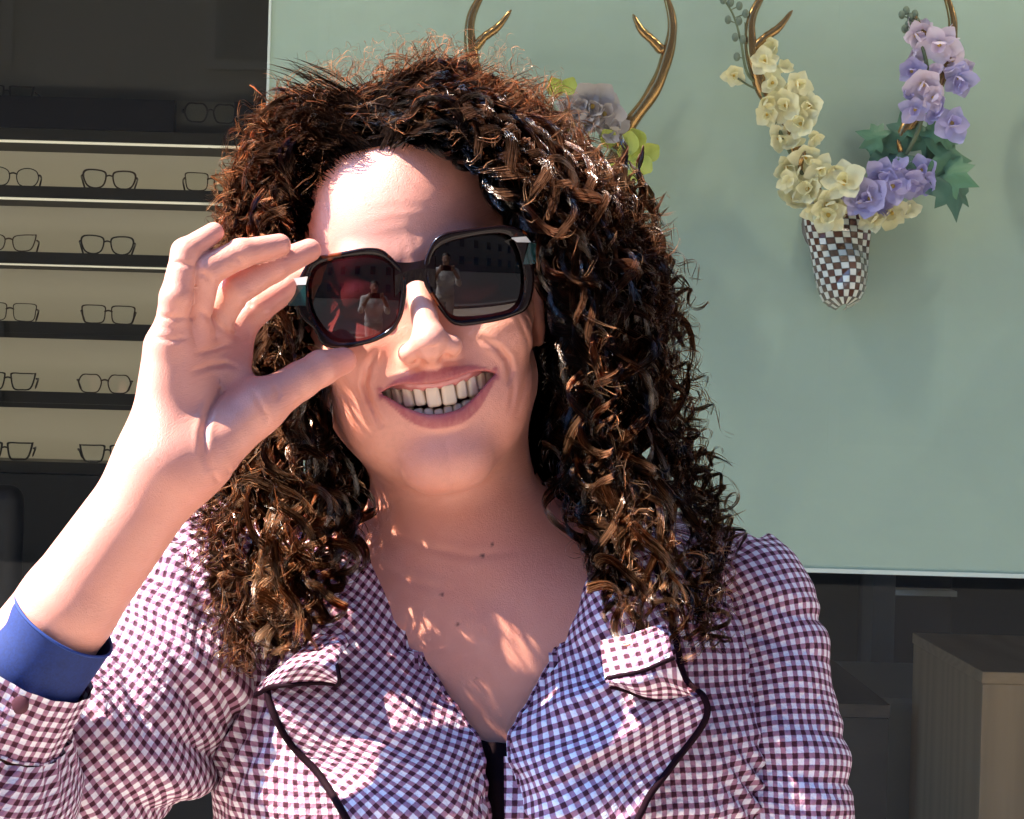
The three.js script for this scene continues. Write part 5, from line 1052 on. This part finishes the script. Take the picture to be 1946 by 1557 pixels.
// ---------------------------------------------------------------- the photographer, seen only as a small mirror image in both lenses
{
  const base = new THREE.Vector3(0.02, 0, 1.42), who = thing('person', 'person in pale clothes holding a phone, mirrored small in both sunglass lenses', 'person', base);
  const conv = (m, mat, name) => { const p = new Float32Array(m.pos.length); for (let i = 0; i < p.length; i++) p[i] = m.pos[i] / 1000; const g = new THREE.BufferGeometry(); g.setAttribute('position', new THREE.BufferAttribute(p, 3)); g.setAttribute('normal', new THREE.BufferAttribute(m.nor, 3)); g.setIndex(m.idx); return part(name, g, mat, who); };
  // frame: mm about the feet, z negative towards the woman
  const fingers = []; for (const s of [-1, 1]) for (let k = 0; k < 4; k++) fingers.push([[s * 92, 1478 + k * 15, -385, 8], [s * 84, 1480 + k * 15, -412, 7.5], [s * 58, 1482 + k * 15, -410, 7]]);
  const skin = (x, y, z) => { const a = Math.abs(x); let d = ell(x, y, z, 0, 1640, -10, 74, 108, 92); d = smin(d, ell(x, y, z, 0, 1585, -48, 50, 52, 42), 20); d = smin(d, cap(x, y, z, [0, 1630, -98, 9], [0, 1602, -112, 13]), 14); d = smin(d, ell(a, y, z, 76, 1628, 0, 8, 28, 16), 6); d = smin(d, cap(x, y, z, [0, 1560, 5, 56], [0, 1460, 10, 60]), 20); let h = cap(a, y, z, [205, 1300, -250, 34], [104, 1470, -368, 25]); h = smin(h, ell(a, y, z, 92, 1500, -384, 16, 42, 24), 14); d = Math.min(d, h); for (const f of fingers) for (let i = 0; i < 2; i++) d = smin(d, cap(x, y, z, f[i], f[i + 1]), 4); return Math.min(d, cap(a, y, z, [88, 1470, -396, 9], [62, 1462, -412, 8])); };
  const shirt = (x, y, z) => { const a = Math.abs(x); let d = ell(x, y, z, 0, 1260, 10, 190, 260, 115); d = smin(d, cap(a, y, z, [60, 1440, 15, 62], [185, 1410, 15, 64]), 40); d = smin(d, cap(a, y, z, [190, 1400, 10, 64], [238, 1210, -110, 54]), 24); d = smin(d, cap(a, y, z, [238, 1210, -110, 52], [190, 1316, -262, 44]), 20); return smin(d, ell(x, y, z, 0, 1020, 10, 185, 150, 120), 40) + 5 * fbm(x * 0.012, y * 0.02, z * 0.012, 2); };
  const legs = (x, y, z) => { const a = Math.abs(x); let d = ell(x, y, z, 0, 930, 10, 176, 130, 120); d = smin(d, cap(a, y, z, [95, 880, 10, 92], [105, 480, 0, 72]), 30); return smin(d, cap(a, y, z, [105, 480, 0, 72], [108, 90, 20, 66]), 30) + 4 * fbm(x * 0.012, y * 0.02, z * 0.012, 2); };
  conv(mesh(skin, [-330, 1240, -470], [330, 1790, 140], 7), std([0.42, 0.24, 0.17], 0.5), 'body');
  conv(mesh(shirt, [-360, 840, -380], [360, 1520, 200], 12), std([0.72, 0.7, 0.68], 0.85), 'shirt');
  conv(mesh(legs, [-260, 20, -180], [260, 1080, 200], 12), std([0.6, 0.57, 0.53], 0.85), 'trousers');
  conv(mesh((x, y, z) => ell(x, y, z, 0, 1668, 6, 84, 96, 96) + (z < -40 && y < 1690 ? 40 : 0), [-110, 1540, -120], [110, 1790, 130], 8), std([0.03, 0.02, 0.015], 0.6), 'hair');
  for (const s of [-1, 1]) part('shoe', new RoundedBoxGeometry(0.1, 0.085, 0.27, 4, 0.04).translate(s * 0.108, 0.0435, -0.04), std([0.5, 0.5, 0.5], 0.6), who);
  const ph = thing('phone', 'black phone held up by the photographer, mirrored in the lenses', 'phone', [0.012, 1.5, 1.014]);
  part('case', new RoundedBoxGeometry(0.158, 0.075, 0.008, 4, 0.0038), std([0.01, 0.01, 0.012], 0.3), ph);
  part('camera_bump', new THREE.CylinderGeometry(0.011, 0.011, 0.0026, 24).rotateX(Math.PI / 2).translate(-0.012, 0, -0.0046), metal, ph);
}

{ let n = 0; scene.traverse((o) => { if (o.isMesh && o.geometry.attributes.position) n += (o.geometry.index ? o.geometry.index.count : o.geometry.attributes.position.count) / 3; }); console.log('triangles', Math.round(n)); }
renderer.render(scene, camera);
